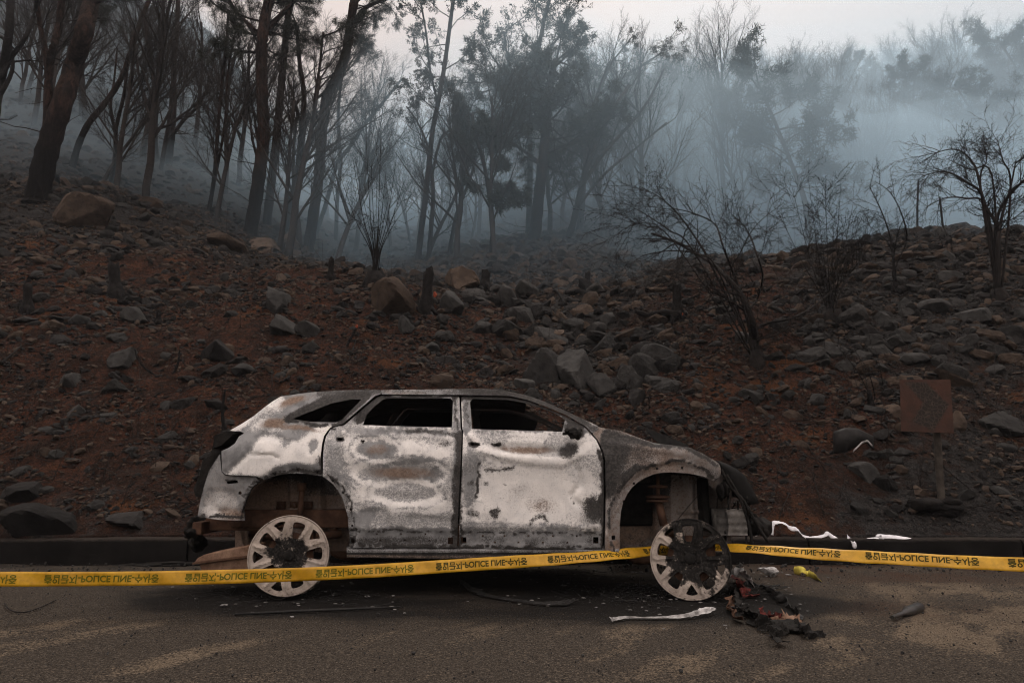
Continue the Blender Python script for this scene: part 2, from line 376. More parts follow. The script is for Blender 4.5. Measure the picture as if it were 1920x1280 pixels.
# kerb: a row of long concrete kerb stones, each one a piece ---------
def mat_kerb():
    m = NT('sooted_concrete'); v = m.coord(); n1 = m.noise(v, 2.2, 5, .65); n2 = m.noise(v, 22, 5, .7)
    g = m.n("NewGeometry"); z = m.n("SeparateXYZ"); m.l(v, z.inputs[0])
    col = m.mix(m.mr(n1, .35, .65), (.0055, .005, .0048), (.011, .010, .0095))
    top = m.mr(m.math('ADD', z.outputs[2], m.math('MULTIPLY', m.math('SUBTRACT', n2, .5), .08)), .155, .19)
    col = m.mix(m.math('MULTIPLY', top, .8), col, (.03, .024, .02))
    col = m.mix(m.mr(n2, .62, .75, 0, .4), col, (.04, .036, .033))
    return m.done(col, .9, 0, m.bump(m.math('ADD', n1, n2), .5, .01), .05)
mk = mat_kerb(); kx = -13.0; ki = 0
while kx < 13:
    L = 1.98; x1 = kx+.008; x2 = kx+L-.008; mb = MB(); n = 34; xs = np.linspace(x1, x2, n); G = []
    for x in xs:
        y = float(ykerb(x)); zb = float(zroad(y))-.2; zt = .178+.004*math.sin(x*3.1)+RG.uniform(-.003, .003)
        j = RG.uniform(-.003, .003)+(.018*RG.random() if RG.random() < .12 else 0)
        G.append([(x, y+.012, zb), (x, y+j, zt-.03), (x, y+.008+j, zt-.012), (x, y+.03, zt), (x, y+.19, zt), (x, y+.2, zt-.02), (x, y+.2, zb)])
    G = np.array(G); mb.grid(G[:, ::-1])
    mb.add(G[0], [(0, 1, 2, 3, 4, 5, 6)]); mb.add(G[-1], [(6, 5, 4, 3, 2, 1, 0)])
    o = mb.build('kerb', mk, angle=40); o['kind'] = 'structure'
    kx += L; ki += 1
# ------------------------------------------------------------------ rocks
def ico(sub):
    import bmesh
    bm = bmesh.new(); bmesh.ops.create_icosphere(bm, subdivisions=sub, radius=1)
    bm.verts.ensure_lookup_table()
    V = np.array([v.co[:] for v in bm.verts]); F = np.array([[v.index for v in f.verts] for f in bm.faces]); bm.free()
    return V, F
ICO = {k: ico(k) for k in (1, 2, 3, 4)}
def rockshape(sub, seed, planes=11, lo=.5, hi=.85, rough=.05):
    r = np.random.RandomState(seed); V, F = ICO[sub]; V = V.copy()
    for _ in range(planes):
        n = r.normal(size=3); n /= np.linalg.norm(n); d = r.uniform(lo, hi)
        s = V @ n; k = s > d; V[k] *= (d/s[k])[:, None]
    if rough:
        f = rough*(fbm(V[:, 0]*3+seed, V[:, 1]*3+V[:, 2]*2.3, seed, 3))
        V *= (1+f*2)[:, None]
    V -= (V.max(0)+V.min(0))/2; V /= (V.max(0)-V.min(0))/2
    return V, F
def rockmesh(name, V, F, m):
    me = bpy.data.meshes.new(name); me.from_pydata(V.tolist(), [], F.tolist()); me.materials.append(m); me.update()
    return me
# boulders: (left, top, right, bottom in the photograph, tilt, brown?, what tells it apart)
BOULD = [
 (118,372,228,442,0,1,'large tan boulder standing alone high on the left slope below the leaning pine'),
 (385,436,466,476,0,1,'low brown boulder just left of the tall blackened pine trunk'),
 (460,441,526,474,0,1,'flat topped brown boulder at the foot of the tall blackened pine'),
 (522,434,570,474,0,1,'brown boulder wedged between the pine and the reddish trunk'),
 (490,542,541,592,20,0,'pale grey upright slab on the red slope below the pines'),
 (688,530,780,606,-20,1,'big angular brown block on the crest under the bushy shrub'),
 (745,592,778,632,0,0,'small square block right under the big angular brown block'),
 (824,544,873,598,0,0,'dark upright slab right of the smouldering stump'),
 (828,505,902,548,25,1,'sloping flat brown slab on the crest behind the dark slab'),
 (934,534,972,585,-15,0,'grey slab leaning at the head of the gully'),
 (964,530,1012,566,30,0,'grey slab tilting right beside the leaning gully slab'),
 (978,657,1046,732,0,0,'rounded brown-grey boulder behind the car roof, left of the cracked one'),
 (1038,650,1120,742,0,0,'biggest dark cracked boulder lying behind the windscreen'),
 (1098,698,1155,742,0,0,'smaller dark boulder leaning on the biggest cracked boulder'),
 (962,708,1004,738,0,0,'low grey rock peeping over the car roof beside the boulders'),
 (1052,594,1098,626,0,0,'dark rock lying in the middle of the gully rubble'),
 (1096,604,1140,628,-8,0,'flat dark slab of the gully under the pale plank-like slab'),
 (1120,588,1156,614,-25,0,'pale plank-like slab catching light in the gully'),
 (26,944,158,1012,0,2,'very large dark low boulder behind the left kerb'),
 (12,904,80,950,0,2,'dark boulder behind the very large one at the left kerb'),
 (205,960,280,1000,0,2,'dark flat rock behind the kerb left of the car rear'),
 (208,658,262,698,-25,0,'grey tilted slab on the left red slope left of the forked twig'),
 (376,638,436,692,20,2,'dark block at mid slope right of the forked twig'),
 (112,698,150,738,0,0,'pointed grey rock low on the far left red slope'),
 (232,578,280,610,25,0,'grey rock right of and below the burnt left stump'),
 (126,588,164,616,0,0,'rounded grey rock between the two burnt left stumps'),
 (508,598,560,640,30,0,'long dark slab on the slope above the car roof'),
 (556,604,604,640,-10,0,'brown-grey block right beside the long dark slab'),
 (120,758,166,784,0,0,'smooth dark stone low on the left slope'),
 (430,680,478,712,15,0,'dark rock under the block right of the forked twig'),
 (1374,618,1414,650,0,0,'grey rock just left of the leaning bare tree base'),
 (1444,598,1478,628,0,0,'dark rock right of the leaning bare tree'),
 (1828,768,1912,818,0,0,'wide dark rock right of the rusty sign'),
 (1778,770,1806,822,0,1,'pale rock half hidden by the right edge of the rusty sign'),
 (1652,758,1688,790,0,1,'brown-grey rock just left of the rusty sign'),
 (1622,758,1656,784,0,0,'dark rock left of the brown-grey rock by the sign'),
 (1636,678,1668,708,0,0,'upright grey stone on the slope above the sign'),
 (1676,660,1738,690,10,0,'flat dark stone above the rusty sign'),
 (1792,576,1852,614,0,0,'largest rounded stone in the right rubble field'),
 (1716,562,1772,594,0,0,'grey stone left of the largest rounded rubble stone'),
 (1858,612,1910,642,0,0,'dark stone below the largest rounded rubble stone'),
 (1752,508,1800,532,0,0,'dark stone high in the right rubble field'),
 (1668,472,1716,496,0,1,'brown stone near the ridge on the right'),
 (1592,866,1640,908,0,0,'grey rock below the bent sheet metal'),
 (1642,888,1682,906,0,0,'long dark stone at the foot of the grey rock under the sheet metal'),
 (1672,838,1712,862,0,0,'small dark rock right of the bent sheet metal'),
 (1500,738,1544,764,0,0,'dark rock on the slope above the car nose'),
 (1385,730,1440,762,15,0,'grey flat rock above the car bonnet'),
 (1180,640,1226,672,0,0,'dark rock on the right bank of the gully'),
 (1176,730,1216,764,0,2,'round charred rock right of the boulders behind the bonnet'),
 (1700,910,1748,936,0,1,'brown flat stone left of the sign post foot'),
 (566,640,600,668,0,0,'small grey stone above the car roof'),
 (790,640,826,668,0,0,'grey stone below the dark slab on the crest'),
 (884,600,926,632,10,0,'flat grey stone at the left rim of the gully'),
 (806,700,852,734,0,1,'brown stone peeping over the roof middle'),
]
for i, (l, t, r, b, tl, br, lab) in enumerate(BOULD):
    p = hit((l+r)/2, b-(b-t)*.22); Y = p[1]; s = Y/1280
    w = (r-l)*s; h = (b-t)*s*1.05
    V, F = rockshape(4, 100+i, 12 if br else 11, .42, .8, .035)
    V = V*np.array([w/2, (w*.45+h*.2), h/2*1.12])
    a = math.radians(tl); c_, s_ = math.cos(a), math.sin(a)
    V = V @ np.array([[c_, 0, -s_], [0, 1, 0], [s_, 0, c_]])
    me = rockmesh('boulder', V, F, M[('rock', 'rock_brown', 'rock_dark')[br]])
    o = bpy.data.objects.new('boulder', me); COL.objects.link(o)
    c = at((l+r)/2, (t+b)/2+(b-t)*.06, Y+.12); o.location = c.tolist()
    tag(o, lab, 'boulder')
# loose stones one could still pick out (each an object), sharing a few meshes
protos = [rockmesh('stone', *rockshape(3, 300+k, 9, .42, .8, .03), M[('rock', 'rock_dark', 'rock', 'rock_brown')[k % 4]]) for k in range(12)]
def free(px, py): return all(not (l-6 < px < r+6 and t-4 < py < b+4) for l, t, r, b, *_ in BOULD)
ZONES = [  # px range, py range, count, size range (m), group, label
 (0, 640, 520, 880, 28, .08, .17, 'loose stones on the red slope left of the gully', 'loose scorched stone lying on the red soil slope left of the gully'),
 (860, 1260, 525, 735, 120, .10, .34, 'rubble stones in the gully', 'angular grey stone in the pile of rubble filling the gully'),
 (1480, 1930, 480, 720, 100, .11, .24, 'stones of the right rubble field', 'dark rounded stone in the rubble field on the right bank'),
 (1180, 1900, 720, 960, 30, .06, .14, 'loose stones on the right slope', 'loose stone on the red soil slope behind the car nose and the sign')]
for x1, x2, y1, y2, n, s1, s2, grp, lab in ZONES:
    k = 0
    while k < n:
        px, py = RG.uniform(x1, x2), RG.uniform(y1, y2)
        if not free(px, py): continue
        if 'rubble stones in' in grp and abs(px-(905+(py-525)*1.15)-60) > 130: continue
        k += 1; p = hit(px, py)
        o = bpy.data.objects.new('stone', RG.choice(protos)); COL.objects.link(o)
        s = s1+(s2-s1)*RG.random()**2
        o.location = (p[0], p[1], p[2]-s*RG.uniform(-.1, .15))
        o.scale = (s*RG.uniform(.8, 1.3), s*RG.uniform(.7, 1.1), s*RG.uniform(.4, .85)); o.rotation_euler = (RG.uniform(-.6, .6), RG.uniform(-.6, .6), RG.uniform(0, 6.3))
        tag(o, lab, 'stone', grp)
# countless rubble
def scatter(n, sub, smin, smax, pw, Y1, Y2, dens, seed, name, mats):
    r = np.random.RandomState(seed); out = []
    Y = Y1*(Y2/Y1)**r.rand(n*3); u = r.uniform(-.98, .98, n*3); X = u*Y
    k = r.rand(n*3) < dens(u, Y); X, Y, u = X[k][:n], Y[k][:n], u[k][:n]; n = len(X)
    Z = hill(X, Y); s = smin*(smax/smin)**(r.rand(n)**pw)*np.clip(Y/9, .8, 2.4)
    for q, m in enumerate(mats):
        mb = MB(); sel = np.nonzero(np.arange(n) % len(mats) == q)[0]
        for pk in range(6):
            ss = sel[pk::6]; m_ = len(ss)
            if not m_: continue
            V, F = rockshape(sub, seed*10+pk, 8, .4, .8, 0)
            q4 = r.normal(size=(m_, 4)); q4 /= np.linalg.norm(q4, axis=1)[:, None]; w_, x, y, z = q4.T
            Rm = np.stack([1-2*(y*y+z*z), 2*(x*y-z*w_), 2*(x*z+y*w_), 2*(x*y+z*w_), 1-2*(x*x+z*z), 2*(y*z-x*w_), 2*(x*z-y*w_), 2*(y*z+x*w_), 1-2*(x*x+y*y)], -1).reshape(-1, 3, 3)
            sc = s[ss, None]*np.stack([r.uniform(.8, 1.4, m_), r.uniform(.7, 1.1, m_), r.uniform(.35, .8, m_)], -1)
            P = np.einsum('nij,nkj->nki', Rm, V[None]*sc[:, None, :]); P[..., 2] *= .75
            P += np.stack([X[ss], Y[ss], Z[ss]-s[ss]*r.uniform(-.15, .15, m_)], -1)[:, None]
            Fi = (F[None]+(np.arange(m_)*len(V))[:, None, None]).reshape(-1, 3)
            mb.add(P.reshape(-1, 3), Fi)
        o = mb.build(name, m, smooth=False); tag(o, None, None, None, 'stuff')
def dens(u, Y):
    g = np.exp(-((u-.12)/.16)**2)*sstep(9, 11, Y); rr = sstep(.3, .5, u)*sstep(8.6, 10.5, Y)
    return np.clip(.2+1.3*fbm(u*9, Y*.9, 3, 3)+.7*g+.7*rr+.35*sstep(14, 17, Y), 0.02, 1)
scatter(13000, 2, .035, .13, 1.8, 7.2, 40, dens, 8, 'rubble', [M['rock'], M['rock_dark'], M['rock_brown']])
scatter(42000, 1, .012, .05, 1.3, 7.1, 26, lambda u, Y: np.clip(.5+1.2*fbm(u*12, Y*1.2, 9, 3), 0.03, 1), 9, 'gravel', [M['rock_dark'], M['rock_brown']])
# grit on the road
def grit():
    r = np.random.RandomState(3); V, F = rockshape(1, 77, 6, .5, .8, 0); mb = MB()
    n = 5200; Y = 2.4+4.4*r.rand(n)**.8; X = r.uniform(-.85, .85, n)*(Y+.5); s = .0018+.0035*r.rand(n)**3+.005*(r.rand(n) > .99)+.012*(Y > 6.2)*r.rand(n)**2
    P = V[None]*(s[:, None, None]*r.uniform(.6, 1.3, (n, 1, 3)))+np.stack([X, Y, zroad(Y)+s*.4+.008+.01*sstep(6.1, 6.9, Y)], -1)[:, None]
    mb.add(P.reshape(-1, 3), (F[None]+(np.arange(n)*len(V))[:, None, None]).reshape(-1, 3))
    tag(mb.build('gravel', M['rock'], smooth=False), None, None, None, 'stuff')
grit()
# ------------------------------------------------------------------ trees
def nrm(v): return v/(np.linalg.norm(v)+1e-9)
def grow(mb, r, p, d, L, r0, lev, P, tips):
    """one branch of a recursive tree: P[lev] = (segments, wander, lift, children, first, angle, length ratio, thickness ratio)"""
    seg, wan, lift, nch, first, ang, lr, tr = P[lev]
    pts = [p]; dirs = [d]; q = p; e = d
    for i in range(seg):
        e = nrm(e+r.normal(size=3)*wan+np.array([0, 0, lift])); q = q+e*L/seg; pts.append(q); dirs.append(e)
    t = np.linspace(0, 1, seg+1); rad = r0*(1-.75*t)
    mb.line(pts, rad, 3 if r0 < .02 else (5 if r0 < .06 else 8))
    if lev+1 < len(P):
        n = max(1, int(nch*r.uniform(.75, 1.25)+.5))
        for k in range(n):
            f = first+(1-first)*(k+r.rand())/n; f = min(f, .999); i = int(f*seg); a = f*seg-i
            b = pts[i]*(1-a)+pts[i+1]*a; e = dirs[i+1]
            ax = nrm(np.cross(e, r.normal(size=3))); th = ang*r.uniform(.65, 1.3)
            nd = nrm(e*math.cos(th)+ax*math.sin(th))
            grow(mb, r, b, nd, L*lr*r.uniform(.6, 1.2)*(1.15-.5*f), max(.0035, r0*(1-.75*f)*tr), lev+1, P, tips)
    else: tips.append((pts[-1], dirs[-1])); tips.append((pts[len(pts)//2], dirs[-1]))
BARE = [None, (5, .10, .06, 8, .25, .6, .5, .5), (4, .13, .05, 7, .15, .6, .5, .55), (3, .16, .04, 6, .1, .6, .55, .6), (3, .18, .02, 0, 0, 0, 0, 0)]
def blades(tips, n, L, w, r, spread=.9, droop=0., flat=False):
    P = np.array([t[0] for t in tips]); D = np.array([t[1] for t in tips])
    m = len(P); P = np.repeat(P, n, 0); D = np.repeat(D, n, 0)
    d = D+r.normal(size=P.shape)*spread; d[:, 2] -= droop; d /= np.linalg.norm(d, axis=1)[:, None]
    s = np.cross(d, r.normal(size=P.shape)); s /= np.linalg.norm(s, axis=1)[:, None]+1e-9
    l = L*r.uniform(.6, 1.25, (len(P), 1)); b = P+r.normal(size=P.shape)*L*.35
    if flat: V = np.stack([b, b+d*l*.5+s*w, b+d*l, b+d*l*.5-s*w], 1)
    else: V = np.stack([b-s*w, b+s*w, b+d*l], 1)
    return V.reshape(-1, 3), np.arange(V.shape[0]*V.shape[1]).reshape(-1, V.shape[1])
def smoothpts(P, k=6):
    P = np.asarray(P, float); n = len(P); out = []
    for i in range(n-1):
        a, b, c, d = P[max(i-1, 0)], P[i], P[i+1], P[min(i+2, n-1)]
        for t in np.linspace(0, 1, k, endpoint=False):
            out.append(.5*((2*b)+(c-a)*t+(2*a-5*b+4*c-d)*t*t+(3*b-a-3*c+d)*t**3))
    return np.array(out+[P[-1]])
def trunk_world(pts, Y=None, seed=0):
    r = np.random.RandomState(seed); b = hit(*pts[0])
    if Y: X = float(at(*pts[0], Y)[0]); b = np.array([X, Y, float(hill(X, Y))])
    Y = b[1]
    W_ = [b-np.array([0, 0, .25])]+[at(px, py, Y+.06*i*r.normal()) for i, (px, py) in enumerate(pts)][0:]
    W_[1] = b
    return smoothpts(W_, 5), Y
def pine_crown(mb, tips, r, P, lo, n, L, rad, up=.15, az=None):
    """limbs from the upper trunk"""
    m = len(P)
    for k in range(n):
        i = int(m*(lo+(1-lo)*(k+r.rand())/n)); i = min(i, m-2)
        a = r.uniform(0, 6.28) if az is None else r.normal(az, .9)
        d = nrm(np.array([math.cos(a), math.sin(a)*.8, up+r.normal()*.15]))
        grow(mb, r, P[i], d, L*r.uniform(.6, 1.1)*(1.1-.5*i/m), rad*r.uniform(.7, 1.2), 0,
             [(6, .16, .05, 7, .25, .65, .42, .5), (4, .2, .05, 6, .2, .6, .5, .6), (3, .2, .05, 0, 0, 0, 0, 0)], tips)
def stubs(mb, r, P, n, lo, hi, L, rad):
    m = len(P)
    for k in range(n):
        i = int(m*r.uniform(lo, hi)); a = r.choice([0, math.pi])+r.normal()*.6
        d = nrm(np.array([math.cos(a), math.sin(a), r.uniform(-.35, .4)]))
        grow(mb, r, P[i], d, L*r.uniform(.3, 1.2), rad*r.uniform(.6, 1.2), 0, [(5, .2, .02, 2, .4, .6, .5, .6), (3, .25, 0, 0, 0, 0, 0, 0)], [])
def hero_tree(name, cat, label, pts, w0, w1, seed, crown=None, stub=(6, .3, .9, 1.0, .016), Y=None, group=None, forks=(), needles=None, mt='bark', tw='twig', sides=10):
    """pts: the trunk in the photograph from the ground up; w0, w1 its width there (photo pixels)"""
    r = np.random.RandomState(seed); P, Y = trunk_world(pts, Y, seed); s = Y/1280
    root = thing(name, P[0]+[0, 0, .25], label, cat, group)
    k = len(P); rad = np.linspace(w0, w1, k)/2*s*(1+.06*np.sin(np.arange(k)*2.1+seed)); rad[:6] *= np.array([1.5, 1.38, 1.26, 1.16, 1.08, 1.03])
    tb = MB(); tb.line(P, rad, sides)
    cb = MB(); tips = []
    for (fp, fw0, fw1) in forks:
        FP = smoothpts([at(px, py, Y+.15*j*r.normal()*.5) for j, (px, py) in enumerate(fp)], 5)
        tb.line(FP, np.linspace(fw0, fw1, len(FP))/2*s, 6)
        if crown: crown(cb, tips, r, FP, .3)
    if stub: stubs(cb, r, P, *stub)
    if crown: crown(cb, tips, r, P, None)
    tb.build('trunk', M[mt], root)
    if cb.lines or cb.V: cb.build('branches', M[tw], root)
    if needles and tips:
        V, F = blades(tips, *needles[:3], r, *needles[3:])
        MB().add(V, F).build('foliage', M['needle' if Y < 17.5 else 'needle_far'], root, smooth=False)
    return root
def bare_crown(n, L, rad, lo=.4, ang=.55, lift=.08, lv=3, up=.7):
    def f(mb, tips, r, P, lo2):
        m = len(P); nn = n if lo2 is None else max(2, n//3); l0 = lo if lo2 is None else lo2
        PP = [(6, .11, lift, 7, .2, ang, .5, .5), (4, .14, lift*.8, 6, .15, ang, .5, .55), (3, .16, lift*.5, 5, .1, ang, .55, .6), (3, .18, .02, 0, 0, 0, 0, 0)][4-1-lv:] if lv < 4 else None
        for k in range(nn):
            i = min(int(m*(l0+(1-l0)*(k+r.rand())/nn)), m-2); a = r.uniform(0, 6.28)
            d = nrm(np.array([math.cos(a), math.sin(a), up*r.uniform(.6, 1.5)]))
            grow(mb, r, P[i], d, L*r.uniform(.6, 1.1)*(1.15-.5*i/m), rad*r.uniform(.7, 1.2), 0, PP, tips)
    return f
def pcrown(n, L, rad, lo, up=.15, az=None):
    return lambda mb, tips, r, P, lo2: pine_crown(mb, tips, r, P, lo if lo2 is None else lo2, n if lo2 is None else max(3, n//3), L, rad, up, az)
hero_tree('pine_tree', 'pine', 'thick leaning pine with reddish bark and blackened foot high on the left slope',
  [(70,375),(82,310),(97,255),(118,190),(140,120),(158,60),(172,0),(184,-70),(192,-150)], 46, 26, 1, pcrown(10, 3.2, .045, .72), (14, .3, .85, 1.6, .022), needles=(16, .16, .007, .8, .3), sides=14)
hero_tree('charred_tree', 'tree', 'black crooked tree with bare forks at the very left edge',
  [(-14,382),(-16,300),(-8,205),(2,150),(16,70),(20,0),(22,-60)], 20, 14, 2, bare_crown(6, 1.8, .03, .5, lv=2), (8, .3, .9, 1.2, .02), forks=[([(0,150),(20,110),(48,70),(66,20),(74,-40)], 11, 7), ([(-6,190),(22,135),(20,90),(6,40)], 9, 5)], mt='char')
hero_tree('burnt_tree', 'tree', 'upright forked grey trunk just behind the thick leaning pine',
  [(92,300),(90,210),(92,130),(100,90),(112,40),(118,-30)], 20, 13, 3, bare_crown(6, 2.2, .03, .4, lv=2), forks=[([(91,140),(84,90),(76,50),(68,0)], 13, 8)], Y=19.8)
hero_tree('burnt_tree', 'tree', 'slim tree bending right from behind the thick leaning pine',
  [(134,322),(146,275),(166,232),(196,195),(226,150),(246,95),(262,45),(288,-20)], 14, 8, 4, bare_crown(8, 2.2, .024, .4, lv=3), (5, .3, .8, 1, .012))
hero_tree('burnt_tree', 'tree', 'thin forked tree between the bending slim tree and the twin trunks',
  [(208,345),(216,290),(218,240),(232,180),(240,120),(250,60)], 10, 5, 5, bare_crown(8, 2.2, .02, .3, lv=3), forks=[([(217,250),(208,200),(214,150),(220,90)], 6, 3)])
hero_tree('burnt_tree', 'tree', 'left one of the hazy twin trunks on the left slope',
  [(292,302),(290,240),(294,180),(286,140),(278,80),(270,20)], 13, 7, 6, bare_crown(9, 2.6, .024, .3, lv=3), forks=[([(291,220),(275,190),(262,150),(255,100)], 8, 4)])
hero_tree('burnt_tree', 'tree', 'right one of the hazy twin trunks with low spreading limbs',
  [(316,310),(322,250),(326,190),(326,120),(332,50),(334,-20)], 15, 8, 7, bare_crown(9, 2.6, .026, .25, lv=3), forks=[([(322,255),(345,225),(370,200),(392,160)], 8, 4)])
hero_tree('burnt_tree', 'tree', 'two thin stems growing side by side left of the tall pine',
  [(392,395),(402,330),(408,250),(416,160),(424,90),(428,20)], 9, 5, 8, bare_crown(9, 2.2, .018, .3, lv=3), forks=[([(398,360),(408,310),(422,230),(426,150),(438,70)], 6, 4)])
hero_tree('pine_tree', 'pine', 'tall pine with blackened trunk and drooping singed crown left of centre',
  [(468,442),(478,385),(487,320),(494,260),(492,190),(490,120),(492,70),(500,20),(520,-50)], 27, 20, 9, pcrown(17, 2.6, .045, .68, .1), (16, .15, .7, 1.5, .018), forks=[([(492,66),(515,40),(545,10),(575,-30)], 12, 7), ([(490,70),(465,45),(440,20),(420,-20)], 10, 6)], needles=(15, .15, .008, .7, .8), sides=14)
hero_tree('pine_tree', 'pine', 'slimmer pine standing right behind the tall blackened pine',
  [(500,420),(508,350),(516,280),(524,200),(532,110),(540,30),(545,-40)], 18, 12, 10, pcrown(8, 2.0, .03, .75, .1), (9, .2, .8, 1.0, .014), needles=(14, .14, .008, .7, .8))
hero_tree('burnt_tree', 'tree', 'dark forked trunk between the slimmer pine and the reddish leaning pine',
  [(538,432),(548,375),(560,310),(566,250),(570,180),(562,120),(556,50)], 18, 7, 11, bare_crown(9, 2.4, .024, .35, lv=3), forks=[([(562,290),(585,262),(602,230),(616,180),(640,120)], 11, 6), ([(566,250),(556,200),(540,150)], 6, 4)])
hero_tree('pine_tree', 'pine', 'reddish pine leaning right with a wind-bent top, left of the bushy shrub',
  [(578,470),(588,400),(598,330),(604,250),(612,185),(634,140),(650,95),(658,40),(668,-10),(690,-60)], 22, 17, 12, pcrown(17, 2.6, .035, .66, .2, .2), (12, .2, .75, 1.2, .014), forks=[([(604,240),(590,200),(600,120),(606,60)], 7, 4), ([(655,60),(680,20),(720,0),(760,-10)], 10, 5)], needles=(13, .14, .008, .8, .7), sides=12)
hero_tree('burnt_tree', 'tree', 'grey sapling leaning right through the smoke right of the reddish pine',
  [(592,440),(612,380),(632,310),(660,270),(690,225),(720,190),(752,150)], 10, 5, 13, bare_crown(10, 2.2, .018, .25, lv=3), (3, .3, .7, .8, .01))
hero_tree('burnt_tree', 'tree', 'straight grey sapling in the smoke behind the reddish pine',
  [(630,450),(632,380),(638,300),(634,220),(640,150),(650,80)], 9, 5, 14, bare_crown(10, 2.4, .018, .3, lv=3), None)
hero_tree('pine_tree', 'pine', 'slender pink-barked pair stem, left one, with a high leafy crown',
  [(784,488),(790,430),(798,370),(805,300),(812,240),(824,180),(834,120),(842,60),(850,0),(856,-40)], 13, 7, 15, pcrown(16, 2.1, .024, .55, .6), (8, .4, .75, 1.2, .012), forks=[([(806,290),(795,255),(780,225),(762,200)], 5, 3), ([(820,190),(806,130),(800,70),(790,10)], 6, 4)], needles=(6, .075, .018, 1.0, 0, True))
hero_tree('burnt_tree', 'tree', 'slender pink-barked pair stem, right one, ending in bare twigs',
  [(804,490),(808,430),(812,370),(808,310),(800,280),(790,270)], 11, 6, 16, bare_crown(8, 2.6, .02, .5, lv=3, lift=.12), (4, .4, .8, 1, .01), forks=[([(810,330),(826,262),(850,240),(880,215),(905,210)], 6, 3)])
hero_tree('burnt_tree', 'tree', 'thin crooked dark stem between the pink-barked pair and the dense pine',
  [(842,478),(850,430),(858,395),(872,360),(886,322),(894,280),(920,230)], 9, 4, 17, bare_crown(8, 2.0, .016, .4, lv=3), (3, .4, .8, .9, .01))
hero_tree('pine_tree', 'pine', 'dense dark pine with the biggest crown in the middle of the picture',
  [(1000,488),(1004,430),(1010,370),(1018,300),(1024,240),(1028,200),(1032,165),(1036,135),(1042,112)], 27, 12, 18, pcrown(30, 3.1, .045, .42, .10), (10, .2, .5, 1.6, .018), forks=[([(1016,310),(985,285),(950,262),(905,240)], 9, 4), ([(1020,290),(1060,272),(1100,262)], 7, 3), ([(1026,210),(985,170),(950,150),(915,150)], 10, 5)], needles=(13, .16, .017, .9, .15), tw='twig_far', sides=12, Y=25)
hero_tree('pine_tree', 'pine', 'small drooping pine left of and below the dense dark pine',
  [(922,470),(924,420),(918,370),(910,320),(900,280),(890,250),(886,215)], 11, 6, 19, pcrown(16, 1.5, .02, .35, .05), None, needles=(14, .17, .017, .8, .5), tw='twig_far', Y=23)
hero_tree('leafy_tree', 'tree', 'airy tree with small leaves rising above the dense dark pine',
  [(990,470),(992,400),(994,300),(992,200),(1000,140),(1010,90),(1020,40),(1030,0)], 14, 7, 20, pcrown(15, 2.8, .03, .5, .75), None, forks=[([(993,210),(965,150),(950,100),(945,60)], 7, 4), ([(1004,130),(1040,80),(1065,50)], 6, 3)], needles=(4, .09, .02, 1.0, 0, True), Y=27, tw='twig_far')
hero_tree('broadleaf_tree', 'tree', 'vase shaped bare tree sweeping up to the right of the dense pine',
  [(1062,482),(1074,420),(1088,360),(1104,300),(1124,255),(1150,205),(1180,160)], 16, 7, 21, bare_crown(13, 3.6, .03, .3, .45, .10, 3, .8), None, Y=25.5, forks=[([(1090,350),(1130,290),(1175,240),(1215,190),(1245,130)], 9, 4), ([(1104,300),(1110,240),(1120,180),(1140,120)], 8, 4), ([(1082,390),(1130,330),(1190,280),(1250,230)], 7, 3)], tw='twig_far')
hero_tree('pine_tree', 'pine', 'pine with a ragged crown blown to the right above the vase shaped tree',
  [(1086,470),(1090,400),(1096,320),(1108,240),(1120,180),(1136,140),(1152,110)], 15, 7, 22, pcrown(13, 2.8, .03, .5, .35, .3), None, forks=[([(1120,180),(1160,150),(1200,125),(1240,100)], 7, 3)], needles=(6, .13, .014, .9, .1), Y=28, tw='twig_far')

# standing stems further back: copies of a few grown trees -------------------------------
def bare_proto(name, seed, H, lean=.1, lv=4, spread=.55):
    r = np.random.RandomState(seed); root = thing(name, (0, 0, 0), None, 'tree')
    p = [np.array([0, 0, -.5])]; d = nrm(np.array([r.normal()*lean, r.normal()*lean, 1.]))
    for i in range(9): d = nrm(d+r.normal(size=3)*.07+np.array([0, 0, .05])); p.append(p[-1]+d*H*.7/9)
    r0 = H*.0115; tb = MB(); P = np.array(p); tb.line(P, np.linspace(r0*1.1, r0*.4, 10), 7); cb = MB(); tips = []
    for k in range(15):
        f = .28+.72*(k+r.rand())/15; i = min(int(f*9), 8); a = r.uniform(0, 6.28)
        e = nrm(np.array([math.cos(a), math.sin(a), r.uniform(.8, 2.2)]))
        grow(cb, r, P[i]+(P[i+1]-P[i])*r.rand(), e, H*.40*(1.2-.55*f)*r.uniform(.7, 1.1), r0*.42*(1.2-.6*f), 0,
             [(5, .09, .10, 8, .15, .45, .5, .5), (4, .12, .08, 7, .1, .5, .5, .55), (3, .14, .05, 6, .1, .5, .55, .7), (2, .16, .03, 0, 0, 0, 0, 0)][:lv], tips)
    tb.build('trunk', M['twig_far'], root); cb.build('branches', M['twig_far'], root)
    return root
def pine_proto(seed, H):
    r = np.random.RandomState(seed); root = thing('pine_tree', (0, 0, 0), None, 'pine')
    P = smoothpts([np.array([0, 0, -.5]), np.array([r.normal()*.3, 0, H*.3]), np.array([r.normal()*.6, r.normal()*.4, H*.6]), np.array([r.normal()*.9, r.normal()*.6, H*.95])], 6)
    tb = MB(); tb.line(P, np.linspace(H*.016, H*.006, len(P)), 8); cb = MB(); tips = []
    pine_crown(cb, tips, r, P, .48, 26, H*.34, H*.004, .18)
    V, F = blades(tips, 9, .26, .022, r, .9, .05)
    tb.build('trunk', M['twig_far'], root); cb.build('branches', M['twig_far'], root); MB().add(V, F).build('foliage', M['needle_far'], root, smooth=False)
    return root
bp = [bare_proto('bare_tree', 60+k, 10.5+1.5*(k % 3), lv=4) for k in range(5)]
pp = [pine_proto(80+k, 10) for k in range(3)]
used = set()
